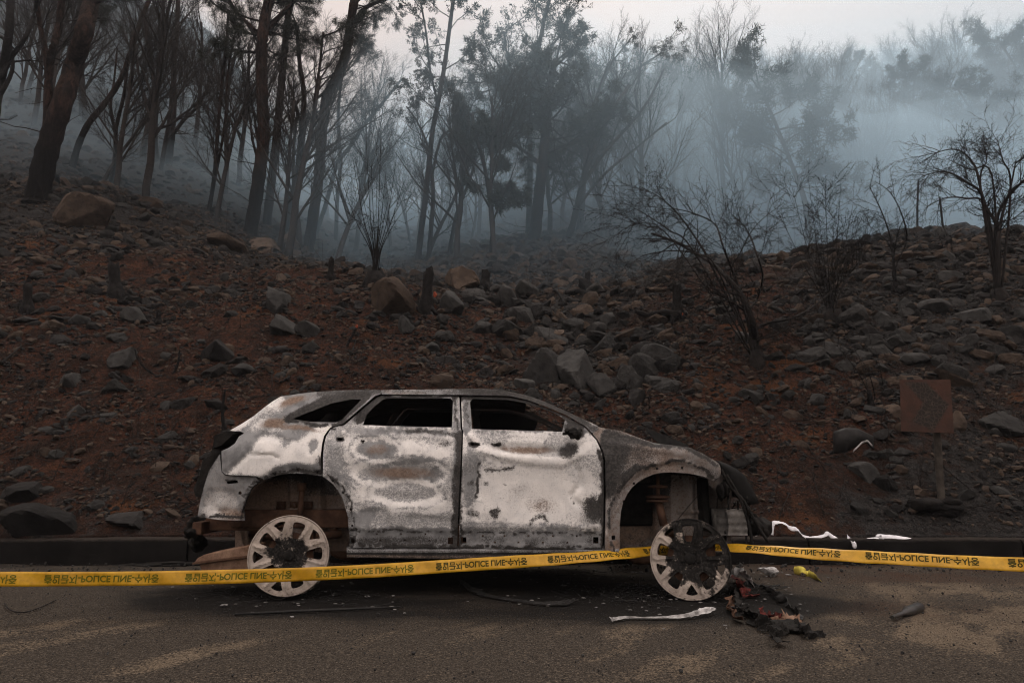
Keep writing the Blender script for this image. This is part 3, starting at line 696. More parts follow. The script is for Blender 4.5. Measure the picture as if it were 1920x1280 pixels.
def plant(proto, x, y, s, rz, label, group, lift=0):
    o = proto if proto.name not in used else copy_tree(proto)
    used.add(proto.name); o.location = (x, y, float(hill(x, y))+lift); o.scale = (s, s, s*RG.uniform(.9, 1.12)); o.rotation_euler = (RG.uniform(-.06, .06), RG.uniform(-.06, .06), rz)
    tag(o, label, None, group); return o
FARP = [  # photo place of the crown middle, height scale, label
 (1480, 255, 1.05, 'hazy round-crowned pine in the valley above the leaning bare tree'),
 (1690, 205, 1.0, 'hazy pine with a crown swept right, left of the slanting pine'),
 (1815, 240, .9, 'slanting hazy pine on the far slope above the bushy ridge tree'),
 (1895, 135, 1.25, 'tall pale pine on the skyline at the right edge'),
 (1330, 230, .8, 'faint pine deep in the smoke right of the vase shaped tree'),
 (1600, 160, 1.0, 'palest pine just under the far skyline')]
for k, (px, py, s, lab) in enumerate(FARP):
    YY = np.arange(30, 120, .5); a, b, c = ray(px, py); f = (hill(a/b*YY, YY)+7.0*s-HC)/YY-c/b; w = np.nonzero(f > 0)[0]; Y = float(YY[w[0]] if len(w) else YY[np.argmax(f)])
    plant(pp[k % 3], a/b*Y, Y, s, k*1.7, lab, None)
BANDS = [  # u range, Y range, count, scale, group, label
 (-.80, -.26, 22, 40, 26, .62, .95, 'thin bare trees up the left slope', 'thin bare tree among the dim trees up the left slope'),
 (-.26, -.02, 22, 50, 20, .55, .8, 'bare trees in the smoky saddle', 'bare tree in the smoky saddle behind the pink-barked pair'),
 (-.02, .28, 25, 55, 36, .7, 1.05, 'bare trees behind the dense pine', 'bare tree in the smoke behind the dense dark pine'),
 (.20, .55, 34, 70, 46, .8, 1.15, 'bare trees in the valley on the right', 'bare tree standing in the smoky valley beyond the right ridge'),
 (.45, .95, 40, 80, 40, .8, 1.1, 'bare trees on the right valley side', 'bare tree on the hazy valley side above the right ridge tree'),
 (.16, .95, 62, 84, 40, .85, 1.15, 'bare trees below the far skyline', 'faint bare tree in the smoke just below the far skyline'),
 (.12, .95, 85, 130, 84, .85, 1.2, 'bare trees along the far skyline', 'pale bare tree in the row along the far skyline')]
for u1, u2, y1, y2, n, s1, s2, grp, lab in BANDS:
    for k in range(n):
        u = u1+(u2-u1)*(k+RG.random())/n; Y = RG.uniform(y1, y2)
        plant(bp[RG.randrange(5)], u*Y, Y, RG.uniform(s1, s2), RG.uniform(0, 6.28), lab, grp)

# bushes and leaning trees on the near bank ----------------------------------------------
def stems(name, cat, label, base, fan, w, seed, lv, mt='char', sub=None, Y=None, lumps=3):
    """fan: list of photo polylines from the base up"""
    r = np.random.RandomState(seed); b = hit(*base); Y = Y or b[1]; s = Y/1280
    root = thing(name, b, label, cat); tb = MB(); cb = MB()
    tb.line([b-[0, 0, .2], b+[.01, 0, .02], b+[.0, 0, .15+.1*r.rand()]], [w*s*.9, w*s*.75, w*s*.5], 8)
    for f, fw in fan:
        P = smoothpts([b+[r.normal()*.03, r.normal()*.03, .05]]+[at(x, y, Y+r.normal()*.12*(i+1)) for i, (x, y) in enumerate(f)], 5)
        (tb if fw > 4 else cb).line(P, np.linspace(fw, max(.35, fw*.22), len(P))/2*s, 6 if fw > 4 else 4)
        if sub:
            n, L, lift = sub
            for k in range(n):
                i = int(len(P)*(.38+.6*r.rand())); i = min(i, len(P)-2); d = nrm(P[i+1]-P[i]); ax = nrm(np.cross(d, r.normal(size=3)))
                grow(cb, r, P[i], nrm(d*.75+ax*.75), L*r.uniform(.4, 1.1), max(.0042, fw*.25*s*.5), 0, [(5, .12, lift, 5, .2, .6, .5, .7), (4, .14, lift, 3, .2, .6, .5, .8), (3, .16, lift, 0, 0, 0, 0, 0)][:lv], [])
    tb.build('trunk', M[mt], root); cb.build('branches', M[mt], root); return root
stems('leaning_tree', 'tree', 'leaning bare tree with a forked blackened trunk and fine drooping twigs right of the gully',
  (1418, 684), [([(1416,640),(1410,600),(1392,556),(1362,520),(1330,490),(1296,470),(1262,452),(1222,438)], 15), ([(1412,610),(1398,585),(1370,565),(1345,552),(1330,548)], 8),
  ([(1414,625),(1440,606),(1480,598),(1520,578),(1560,545),(1600,505),(1625,470)], 7), ([(1404,590),(1420,560),(1430,520),(1420,480),(1400,430),(1372,402)], 6),
  ([(1388,550),(1370,500),(1355,460),(1340,420),(1300,400),(1260,390)], 6), ([(1330,490),(1300,440),(1270,400),(1240,372),(1200,350)], 5), ([(1420,640),(1450,630),(1480,612)], 5), ([(1300,470),(1255,432),(1210,402),(1170,380)], 4), ([(1345,505),(1310,478),(1260,470),(1205,480),(1180,500)], 4), ([(1370,530),(1390,470),(1420,420),(1470,380)], 4), ([(1262,452),(1215,425),(1185,420),(1165,440)], 3)], 20, 30, 3, sub=(19, .95, -.01), mt='twig')
fan = [([(1558+dx*.15, 560), (1556+dx*.5, 480+abs(dx)*.2), (1555+dx, top)], fw) for dx, top, fw in ((-95,400,3),(-70,350,3),(-52,430,2.5),(-40,330,3),(-22,390,2.5),(-8,340,3),(10,400,2.5),(22,340,3),(45,380,3),(60,440,2.5),(85,420,3),(-30,450,2),(35,460,2))]
stems('bare_shrub', 'shrub', 'clump of thin upright stems behind and right of the leaning tree', (1560, 602), fan, 34, 31, 3, sub=(13, .65, .03), mt='twig')
fan = [([(704+dx*.15, 470), (702+dx*.55, 400+abs(dx)*.25), (700+dx, top)], fw) for dx, top, fw in ((-62,330,2.5),(-48,380,2),(-38,300,3),(-25,350,2),(-14,250,2.5),(-4,300,2.5),(6,340,2),(14,262,3),(24,320,2.5),(34,350,2),(44,290,2.5),(58,340,2.5),(70,380,2),(-55,420,1.8),(62,420,1.8),(-20,420,1.8),(20,430,1.8))]
stems('bare_shrub', 'shrub', 'bushy bare shrub with a fan of thin stems above the big brown block', (703, 532), fan, 34, 32, 2, sub=(4, .45, .05))
fan = [([(1872,470),(1868,420),(1850,390),(1838,350)], 12), ([(1872,450),(1880,400),(1895,350),(1905,300)], 9), ([(1868,420),(1890,370),(1930,330),(1970,310)], 8), ([(1846,380),(1810,340),(1770,322),(1730,330)], 6), ([(1838,350),(1820,300),(1790,280),(1750,288)], 6),
       ([(1838,350),(1850,300),(1840,260)], 5), ([(1895,350),(1880,300),(1870,262)], 5), ([(1850,390),(1810,372),(1770,372),(1735,390)], 5), ([(1868,430),(1900,410),(1940,380)], 5), ([(1860,330),(1820,318),(1780,300)], 5)]
stems('bushy_tree', 'tree', 'low wide bare tree with tangled twigs on the ridge at the right edge', (1873, 560), fan, 22, 33, 3, sub=(20, .8, .0), mt='twig')
fan = [([(1676,490),(1668,440),(1650,390),(1630,350)], 5), ([(1680,500),(1700,450),(1690,400),(1668,360),(1640,340)], 4), ([(1676,480),(1690,420),(1720,380)], 3), ([(1672,470),(1650,440),(1625,420)], 3)]
stems('bare_shrub', 'shrub', 'sparse crooked shrub between the upright clump and the ridge tree', (1678, 545), fan, 12, 34, 3, sub=(12, .6, .03))
fan = [([(1655,740),(1650,690),(1640,650)], 2), ([(1640,740),(1625,690),(1590,640),(1580,600)], 2.5), ([(1628,735),(1615,680),(1600,650)], 2), ([(1610,700),(1580,660),(1560,640)], 2)]
stems('burnt_shrub', 'shrub', 'small drooping burnt shrub up the slope left of the rusty sign', (1632, 760), fan, 8, 35, 2, sub=(4, .3, -.03))
# blackened stumps and sticks
for (x, yb_, yt, w, dx, lab) in [(218,560,500,24,-12,'short black stump with a spreading root on the left red slope'), (52,588,538,18,-6,'black hooked stump at the left edge of the red slope'),
    (798,592,512,24,4,'smouldering black stump beside the big angular brown block'), (909,545,514,22,2,'square cut black stump on the crest right of the smouldering one'),
    (1270,606,532,20,2,'tall hollow burnt stump on the right bank of the gully'), (1101,548,516,13,2,'small burnt stump beside the yellow scrap'), (296,612,588,12,0,'tiny burnt stump on the left red slope'),
    (620,528,490,13,0,'thin burnt stump near the foot of the reddish pine')]:
    b = hit(x, yb_-6); s = b[1]/1280; r = np.random.RandomState(x); h = (yb_-yt)*s; w_ = w*s/2
    root = thing('tree_stump', b, lab, 'stump'); mb = MB(); G = []
    for k, t in enumerate(np.linspace(-.25, 1, 12)):
        th = np.linspace(0, 2*math.pi, 17); f = 1+.22*vn(np.cos(th)*1.7+x, np.sin(th)*1.7+t*.5, 3)+.12*vn(np.cos(th)*4+x, np.sin(th)*4+t*3, 5); ff = (1.55-.75*min(1, max(0, t)*2.5) if t < .4 else .8)*f
        top = (t > .95)*h*.3*vn(np.cos(th)*2+x*.7, np.sin(th)*2, 9)
        G.append(np.stack([b[0]+dx*s*max(t, 0)+w_*ff*np.cos(th), b[1]+w_*ff*np.sin(th), b[2]+h*t+top], -1))
    G.append(np.repeat((G[-1].mean(0)-[0, 0, h*.12])[None], 17, 0))
    mb.grid(np.array(G)[:, ::-1])
    for k in range(4):
        a = k*1.57+r.rand(); e = np.array([math.cos(a), math.sin(a), 0])
        q = b+e*w_*3.2; q[2] = float(hill(q[0], q[1]))-.02
        mb.line([b+[0, 0, h*.25], b+e*w_*1.3+[0, 0, h*.05], q], [w_*.5, w_*.4, w_*.12], 6)
    mb.build('stump', M['char'], root)
def emberm():
    m = NT('glowing_ember'); v = m.coord(); f = m.noise(v, 60, 3)
    m.done((.02, .012, .01), .9); m.put(m.b.inputs['Emission Color'], m.ramp(f, (.4, (.25, .012, .004)), (.6, (1, .16, .03)))); m.b.inputs['Emission Strength'].default_value = .22
    return m.m
M['ember'] = emberm()
for px, py, w, h, lab in ((816, 552, 7, 11, 'orange glowing ember on the side of the smouldering stump'), (669, 611, 6, 7, 'small red glowing ember at the tip of a burnt stick on the slope'), (1279, 588, 4, 7, 'red glowing ember low on the tall hollow stump')):
    b = hit(px, py+6); s = b[1]/1280; V, F = rockshape(3, px, 8, .5, .8, .1); c = at(px, py, b[1]-.16)
    o = bpy.data.objects.new('ember', rockmesh('ember', V*[w*s/2, w*s/2, h*s/2], F, M['ember'])); COL.objects.link(o); o.location = c.tolist(); tag(o, lab, 'ember')
def stick(pts, w, label, mt='char', lift=.03, name='burnt_stick', ends=None, cat='stick'):
    P = [hit(x, y) for x, y in pts] if ends is None else None
    if P is None:
        b = hit(*pts[0]); P = [b-[0, 0, .1]]+[at(x, y, b[1]) for x, y in pts]
    else: P = [p+[0, 0, lift] for p in P]
    P = smoothpts(P, 5); s = P[0][1]/1280; k = len(P)
    o = MB().line(P, np.linspace(w, w*.5, k)/2*s*(1+.15*np.sin(np.arange(k)*1.7)), 7).build(name, M[mt])
    return tag(o, label, cat)
stick([(420,808),(417,770),(422,730)], 8, 'upright charred stake on the slope behind the car rear', ends=1)
stick([(290,704),(272,690),(258,672),(253,654)], 5, 'curved black twig, left half of the fork on the red slope', ends=1)
stick([(326,700),(334,680),(337,656)], 6, 'curved black twig, right half of the fork on the red slope', ends=1)
stick([(1278,604),(1245,600),(1215,604),(1192,596)], 17, 'charred log lying on the bank beside the tall hollow stump', lift=.12, name='burnt_log', cat='log')
stick([(650,650),(660,630),(668,614)], 7, 'burnt stick with a glowing tip leaning on the slope', ends=1)
stick([(0,690),(20,672),(40,655)], 6, 'brown stick lying at the left edge of the red slope', 'twig', .05)
stick([(990,566),(1020,545),(1045,560),(1060,585)], 9, 'arched burnt root at the head of the gully', lift=.16)
stick([(1110,560),(1085,552),(1060,556)], 12, 'short burnt log left of the yellow scrap', lift=.08, name='burnt_log', cat='log')
stick([(640,720),(668,640)], 4, 'thin pale stick lying on the slope above the car', 'twig', .03)
stick([(700,660),(730,700),(745,730)], 3, 'thin black sapling stem above the car roof', ends=1)
for x, yb_, yt, dx, lab in ((1718,436,338,4,'tallest thin charred fence post on the right ridge'),(1768,428,370,-6,'short charred fence post on the ridge right of the tallest one'),(1832,414,384,3,'stubby charred fence post by the bushy ridge tree'),(1490,470,392,-2,'thin charred post on the ridge behind the upright shrub clump')):
    b = hit(x, yb_); tag(MB().line([b-[0, 0, .3], at(x+dx*.5, (yb_+yt)/2, b[1]), at(x+dx, yt, b[1])], [.028, .024, .02], 6).build('fence_post', M['char']), lab, 'post')
# countless dry stalks and litter twigs
def stalks():
    r = np.random.RandomState(9); mb = MB(); n = 620
    Y = 7.4*(22/7.4)**r.rand(n); u = r.uniform(-.9, .95, n)
    for y, q in zip(Y, u):
        x = q*y; z = float(hill(x, y)); h = r.uniform(.1, .5)*(1 if r.rand() < .5 else 2.0); d = r.normal(size=2)*.22
        mb.line([(x, y, z-.03), (x+d[0]*h*.4, y+d[1]*h*.4, z+h*.5), (x+d[0]*h+r.normal()*.04, y+d[1]*h, z+h)], [.0045, .0035, .002], 3)
    o = mb.build('undergrowth', M['twig_far']); tag(o, None, None, None, 'stuff')
    mb = MB()
    for k in range(1600):
        y = 7.2*(24/7.2)**r.rand(); x = r.uniform(-.9, .95)*y; a = r.uniform(0, 6.28); L = r.uniform(.08, .6); p = []
        for t in (-.5, 0, .5):
            xx, yy = x+math.cos(a)*L*t+r.normal()*.02, y+math.sin(a)*L*t; p.append((xx, yy, float(hill(xx, yy))+.025+.03*r.rand()))
        mb.line(p, [.006, .006, .003], 3)
    tag(mb.build('twig_litter', M['twig']), None, None, None, 'stuff')
stalks()
# ------------------------------------------------------------------ burnt car
Y0 = 4.84                                   # the plane of the side nearest the road
CW = 1.84                                   # width of the body
def ell(x, y, cx, cy, rx, ry, rot=0, soft=.25):
    a = math.radians(rot); dx, dy = x-cx, y-cy
    q = np.sqrt(((dx*math.cos(a)+dy*math.sin(a))/rx)**2+((-dx*math.sin(a)+dy*math.cos(a))/ry)**2)
    return sstep(1+soft, 1-soft, q) if False else 1-sstep(1-soft, 1+soft, q)
def seg_d(x, y, P):
    P = np.array(P, float); d = np.full(np.shape(x), 1e9)
    for a, b in zip(P, np.roll(P, -1, 0)):
        ab = b-a; t = np.clip(((x-a[0])*ab[0]+(y-a[1])*ab[1])/(ab @ ab+1e-9), 0, 1)
        d = np.minimum(d, np.hypot(x-a[0]-t*ab[0], y-a[1]-t*ab[1]))
    return d
sq = lambda x, y, a=4, b=5: [(x-a, y-b), (x+a, y-b), (x+a, y+b), (x-a, y+b)]
def inside(x, y, P):
    P = np.array(P, float); r = np.zeros(np.shape(x), bool)
    for (x1, y1), (x2, y2) in zip(P, np.roll(P, -1, 0)):
        c = (y1 > y) != (y2 > y); r ^= c & (x < (x2-x1)*(y-y1)/np.where(y2 == y1, 1e-9, y2-y1)+x1)
    return r
def poly(x, y, P, soft=8):
    d = seg_d(x, y, P); s = np.where(inside(x, y, P), d, -d); return sstep(-soft, soft, s)
def pline(x, y, P, w, soft=None):
    P = np.array(P, float); d = np.full(np.shape(x), 1e9)
    for a, b in zip(P[:-1], P[1:]):
        ab = b-a; t = np.clip(((x-a[0])*ab[0]+(y-a[1])*ab[1])/(ab @ ab+1e-9), 0, 1); d = np.minimum(d, np.hypot(x-a[0]-t*ab[0], y-a[1]-t*ab[1]))
    return 1-sstep(w*.5, w*1.3, d)
# body curvature (depth behind Y0) as a function of place on the side
def dside(x, z):
    t = np.clip((z-.95)/.47, 0, 1.2); d = .03*np.clip((.42-z)/.2, 0, 1)**2+.05*np.clip((z-.8)/.3, 0, 1)**2*.6+.23*t**1.5
    d = d+.17*np.clip((-1.8-x)/.5, 0, 1.6)**2+.22*np.clip((x-1.12)/.42, 0, 1.8)**2
    return d
def unside(px, py, off=0.):
    px = np.asarray(px, float); py = np.asarray(py, float); lo = np.full(px.shape, 4.4); hi = np.full(px.shape, 6.4)
    a, b, c = ray(px, py)
    for Y in np.arange(4.6, 6.4, .05):
        f = Y-(Y0+off+dside(a/b*Y, HC+c/b*Y)); hi = np.where((f >= 0) & (hi > 6.39), Y, hi)
    lo = hi-.06
    for _ in range(18):
        m = (lo+hi)/2; f = m-(Y0+off+dside(a/b*m, HC+c/b*m)); hi = np.where(f >= 0, m, hi); lo = np.where(f >= 0, lo, m)
    return np.stack([a/b*hi, hi, HC+c/b*hi], -1)
RA, FA = (553, 986), (1263, 986)            # centres of the wheel openings in the photograph
def resample(P, step):
    P = np.array(P, float); out = []
    for a, b in zip(P, np.roll(P, -1, 0)):
        n = max(1, int(np.hypot(*(b-a))/step)); out += [a+(b-a)*k/n for k in range(n)]
    return out
def panel(name, outline, holes, parent, m, burn, relief=None, step=4.5, thick=.022, off=0., solid=True, label=None):
    """sheet metal with real openings: traced outline, pushed onto the curved side of the body, with thickness"""
    rs = np.random.RandomState(len(name)*7+int(outline[0][0])); pts = []; edges = []
    for loop in [outline]+holes:
        L = resample(loop, step); o = len(pts); pts += L; n = len(L); edges += [(o+i, o+(i+1) % n) for i in range(n)]
    O = np.array(outline, float); g = np.stack(np.meshgrid(np.arange(O[:, 0].min(), O[:, 0].max(), step), np.arange(O[:, 1].min(), O[:, 1].max(), step)), -1).reshape(-1, 2)
    g = g+rs.uniform(-.3, .3, g.shape)*step
    k = inside(g[:, 0], g[:, 1], outline) & (seg_d(g[:, 0], g[:, 1], outline) > step*.6)
    for h in holes: k &= ~inside(g[:, 0], g[:, 1], h) & (seg_d(g[:, 0], g[:, 1], h) > step*.5)
    pts += list(g[k])
    r = delaunay_2d_cdt([Vector(p) for p in pts], edges, [], 0, 1e-5)
    V2 = np.array([v[:] for v in r[0]]); F = np.array([f for f in r[2] if len(f) == 3])
    c = V2[F].mean(1); ok = inside(c[:, 0], c[:, 1], outline)
    for h in holes: ok &= ~inside(c[:, 0], c[:, 1], h)
    F = F[ok]; a = V2[F]; ar = (a[:, 1, 0]-a[:, 0, 0])*(a[:, 2, 1]-a[:, 0, 1])-(a[:, 1, 1]-a[:, 0, 1])*(a[:, 2, 0]-a[:, 0, 0])
    F[ar > 0] = F[ar > 0][:, ::-1]; F = F[np.abs(ar) > 1e-6][:, ::-1]
    px, py = V2.T; V = unside(px, py, off)
    if relief is not None: V[:, 1] += relief(px, py)
    V[:, 1] += (.006*fbm(px/38, py/38, int(outline[0][0]), 3)+.012*fbm(px/85, py/60, int(outline[0][0])+3, 2))*min(1, thick/.02)
    C = np.clip(burn(px+7*fbm(px/24, py/24, 51, 3)+2.2*fbm(px/6, py/6, 53, 2), py+6*fbm(px/24, py/24, 52, 3)+2.2*fbm(px/6, py/6, 54, 2)), 0, 1)
    q = fbm(px/62, py/44, 71, 3); C[:, 0] = np.clip(C[:, 0]+(C[:, 0] > .28)*(.10*np.tanh(q*9)-.24*np.exp(-((q+.02)/.018)**2)+.16*np.exp(-((q-.035)/.025)**2)), 0, 1)
    B = V.copy(); B[:, 1] += thick; n = len(V)
    ed = {}
    for f in F:
        for i in range(3):
            e = (f[i], f[(i+1) % 3]); ed[e] = 1
    rim = np.array([(e[1], e[0], e[0]+n, e[1]+n) for e in ed if (e[1], e[0]) not in ed])
    mb = MB(); mb.add(np.concatenate([V, B]), F, np.concatenate([C, C*np.array([.15, .4, 0])+np.array([0, 0, .75])])); mb.F.append(F[:, ::-1]+n)
    if len(rim): mb.F.append(rim)
    o = mb.build(name, m, parent, attr='burn', angle=50)
    if label: o['label'] = label
    return o
def mat_shell():
    m = NT('fire_bleached_car_steel'); v = m.coord(); A = m.attr('burn')
    n1 = m.noise(v, 9, 5, .65); n2 = m.noise(v, 60, 3, .7); n3 = m.noise(v, 150, 3, .75); n4 = m.noise(m.scale(v, (3, 3, .5)), 14, 4, .6)
    def mask(ch, a, b, amt):
        j = m.math('ADD', m.math('MULTIPLY', n2, .4), m.math('ADD', m.math('MULTIPLY', n3, .75), m.math('MULTIPLY', n1, .2)))
        return m.mr(m.math('ADD', ch, m.math('MULTIPLY', m.math('SUBTRACT', j, .675), amt)), a, b)
    grey = m.mix(m.mr(n1, .35, .65), (.24, .243, .245), (.14, .142, .144))
    white = m.mix(m.mr(n1, .3, .7), (.80, .775, .735), (.66, .65, .63))
    rust = m.mix(m.mr(n2, .35, .65), (.23, .16, .115), (.15, .105, .08))
    soot = m.mix(m.mr(n2, .4, .65), (.018, .017, .016), (.05, .046, .043))
    col = m.mix(mask(A[0], .22, .8, 1.9), grey, white)
    col = m.mix(mask(A[1], .2, .85, 1.9), col, rust)
    col = m.mix(m.math('MULTIPLY', m.mr(n4, .52, .75), .35), col, m.mix(.5, col, (.12, .10, .085)))
    col = m.mix(mask(m.math('MULTIPLY', A[2], 1.3), .25, .75, 2.3), col, soot)
    col = m.mix(m.mr(n3, .56, .70, 0, .5), col, m.mix(.65, col, (.03, .027, .025)))
    return m.done(col, m.mr(n1, .3, .7, .55, .8), .15, m.bump(m.math('ADD', n2, m.math('MULTIPLY', n3, .6)), .35, .003), .35)
M['shell'] = mat_shell()
car = thing('burnt_car', (-.25, Y0+CW/2, 0), 'burnt out stripped car on bare rims, ash white and rusty, beside the kerb', 'car')
Z3 = lambda *a: np.stack(a, -1)
CRV = [(430,807),(452,795),(475,780),(499,761),(513,751),(527,743)]
def quarter_burn(x, y):
    w = poly(x, y, [(421,889),(450,868),(470,848),(480,828),(490,820),(512,820),(535,826),(556,826),(580,812),(600,797),(622,798),(606,830),(605,866),(560,866),(520,870),(495,890)], 9)
    w = np.maximum(w, .62*pline(x, y, [(440,800),(499,764),(530,748)], 10)); w = np.maximum(w, .55*poly(x, y, [(485,780),(527,747),(560,742),(540,762),(505,792),(470,806)], 14))
    w = np.maximum(w, .5*pline(x, y, [(628,797),(690,748)], 4))*(1-.8*ell(x, y, 585, 836, 7, 15, 18, .3))*(1-.35*pline(x, y, [(470,851),(510,853),(520,858)], 2))
    w = w*(1-.6*ell(x, y, 530, 834, 12, 8, 0, .6))+.38*ell(x, y, 520, 800, 80, 14, 0, .6)
    r = .85*ell(x, y, 520, 790, 30, 8, -12, .7)+.8*ell(x, y, 545, 752, 22, 8, -20, .7)+.75*ell(x, y, 560, 803, 45, 5, 4, .7)+.4*ell(x, y, 600, 742, 50, 7, -4, .7)
    s = .85*pline(x, y, [(540,786),(584,763),(625,750),(680,741)], 9)+.85*pline(x, y, [(545,790),(590,796),(632,796)], 4)+.8*pline(x, y, [(640,790),(690,744)], 6)
    s = s+.55*pline(x, y, [(600,738),(712,735)], 8)+.7*pline(x, y, [(495,897),(525,886),(555,882),(600,888)], 5)+.5*ell(x, y, 600, 863, 10, 10, 0, .6)+.35*pline(x, y, [(604,830),(602,884)], 3)
    return Z3(w, r, s)
def quarter_rel(x, y):
    rr = np.hypot(x-RA[0], y-RA[1]); d = .02*(1-sstep(108, 114, rr))*(y > 860)
    d = d+.012*ell(x, y, 585, 836, 8, 16, 18, .4)-.010*ell(x, y, 505, 838, 26, 16, -20, .5)+.012*pline(x, y, [(470,851),(510,853),(522,858)], 3)
    return d+.012*pline(x, y, [(425,886),(450,866),(470,846),(482,824),(500,818),(540,828)], 5)*1+.01*ell(x, y, 555, 786, 60, 9, -25, .5)
panel('quarter_panel', CRV+[(560,738),(584,735),(640,732),(714,731),(714,738),(703,742),(643,794),(619,801),(613,808),(607,817),(603,832),(601,851),(602,892),(592,891),(575,888),(555,887),(540,887.5),(525,889),(510,893),(495,899),(480,892),(445,891),(422,889),(417,883),(416,845),(430,839),(441,831),(448,818),(458,812),(452,809)],
   [[(548,785),(566,777),(584,770),(621,756),(659,748.5),(678,748.5),(660,767),(641,787),(630,791.5),(584,790.5)], sq(514,888.6,2,2), sq(557,881,2,2), sq(593,885,2,2)], car, M['shell'], quarter_burn, quarter_rel)
def corner_burn(x, y):
    w = .62*ell(x, y, 415, 948, 40, 30, 0, .5)+.35*ell(x, y, 405, 890, 25, 30, 0, .6); r = .3*ell(x, y, 420, 930, 60, 60, 0, .8)+.5*ell(x, y, 440, 965, 30, 12, 0, .7)
    s = .75*pline(x, y, [(370,966),(455,970)], 3)+.8*pline(x, y, [(470,925),(455,955)], 5)+.8*pline(x, y, [(425,899),(445,903)], 3)+.4*pline(x, y, [(410,850),(380,905),(372,940)], 4)
    s = s+.5*pline(x, y, [(480,905),(464,930)], 6)
    return Z3(w, r, s)
def corner_rel(x, y):
    box = lambda x1, y1, x2, y2: np.minimum(sstep(0, 3, np.minimum(x-x1, x2-x)), sstep(0, 3, np.minimum(y-y1, y2-y)))
    return .01*box(392, 916, 440, 962)-.008*box(402, 936, 428, 956)+.02*(np.hypot(x-RA[0], y-RA[1]) < 112)
panel('bumper_mount', [(412,851),(402,866),(392,882),(384,905),(375,937),(370,968),(410,974),(455,976),(453,955),(460,935),(470,915),(486,901),(480,893.5),(445,892.5),(421,890.5),(415,884)],
   [[(424,902),(445,900),(446,905),(426,907)], [(447,922),(451,920),(453,924),(450,927),(446,926)]], car, M['shell'], corner_burn, corner_rel, off=.03)
EDGE = [(866,808),(864,857),(860,940),(856.5,1027)]
def reardoor_burn(x, y):
    w = .82*poly(x, y, [(618,812),(640,806),(700,812),(820,824),(846,846),(852,880),(846,905),(838,930),(842,955),(820,962),(770,950),(750,966),(728,960),(700,950),(672,930),(655,900),(625,880),(612,862),(612,830)], 14)
    gl = ell(x, y, 634, 880, 18, 70, -8, .5); w = np.maximum(w, .55*(y > 812)*(y < 960)*(x < 850)); w = w*(1-.5*gl)
    for cx, cy, rx, ry, rt in ((705,843,36,17,6), (752,888,82,19,1), (762,924,58,17,2)):
        o = ell(x, y, cx, cy, rx, ry, rt, .16); w = w*(1-.92*o)
        ring = ell(x, y, cx, cy, rx+13, ry+11, rt, .2)-ell(x, y, cx, cy, rx+2, ry+2, rt, .2); w = np.maximum(w, .75*ring); w = w*(1-.5*np.clip(ell(x, y, cx, cy, rx+18, ry+15, rt, .06)-ell(x, y, cx, cy, rx+13, ry+11, rt, .06), 0, 1))
    w = w*(1-.6*ell(x, y, 790, 866, 45, 9, 0, .6))
    for P in ([(676,955),(728,952),(732,992),(674,992)], [(764,966),(800,968),(852,972),(850,996),(760,993)]): w = w*(1-.65*poly(x, y, P, 3))
    w = np.maximum(w, .30*(y < 990)); w = w*(1-.55*(y > 990)*1.0)+.10*(y > 1000)*(np.abs((x-660) % 68-34) > 10)
    r = .75*ell(x, y, 752, 887, 62, 12, 2, .6)+.6*ell(x, y, 705, 842, 24, 11, 0, .6)+.12*ell(x, y, 740, 975, 30, 20, 0, .7)
    s = .62*pline(x, y, [(862,812),(860,860),(856,940),(852,1024)], 9)+.5*pline(x, y, [(650,804),(840,812),(858,816)], 6)*(.5+.5*(x > 760))
    s = s+.45*ell(x, y, 830, 832, 18, 9, 0, .7)+.5*(y > 1003)*ell(x, y, 745, 1016, 110, 12, 0, .6)+.6*pline(x, y, [(655,993),(855,998)], 1.8)+.75*pline(x, y, [(655,1024),(857,1027)], 2.5)
    s = s+.85*(y < 790)*ell(x, y, 690, 770, 22, 40, 30, .5)+.75*pline(x, y, [(700,746),(860,742)], 5)+.55*pline(x, y, [(853,745),(857,800)], 4)
    rr = np.hypot(x-RA[0], y-RA[1]); s = s+.55*(np.abs(rr-113) < 2.2)*(x > 606)+.35*((rr < 110) & (x > 606))
    s = s+.95*ell(x, y, 636, 823, 8, 5, 0, .3)+.9*ell(x, y, 680, 826, 5, 3, 0, .3)+.9*pline(x, y, [(622,800),(630,805),(636,808)], 2)
    w = np.maximum(w, .5*(y < 800)*pline(x, y, [(646,794),(703,746)], 3.5)); w = np.maximum(w, .7*pline(x, y, [(680,800),(846,804)], 3))
    return Z3(w, r, s)
def lower_rel(x, y):
    return .014*sstep(990, 994, y+.0*(x))+.008*((y > 1000) & (y < 1020) & (np.abs((x-672) % 66-33) < 24))
def reardoor_rel(x, y):
    d = lower_rel(x, y)+.022*ell(x, y, 705, 843, 40, 20, 6, .5)+.026*ell(x, y, 752, 888, 90, 22, 1, .5)+.022*ell(x, y, 762, 924, 65, 20, 2, .5)+.012*(np.hypot(x-RA[0], y-RA[1]) < 113)*(x > 606)
    d = d+.012*ell(x, y, 636, 823, 13, 8, 0, .5)-.008*pline(x, y, [(640,812),(860,822)], 5)+.018*(y < 798)
    return d+.010*poly(x, y, [(676,955),(728,952),(732,988),(674,988)], 3)+.010*poly(x, y, [(764,966),(852,972),(850,990),(760,988)], 3)
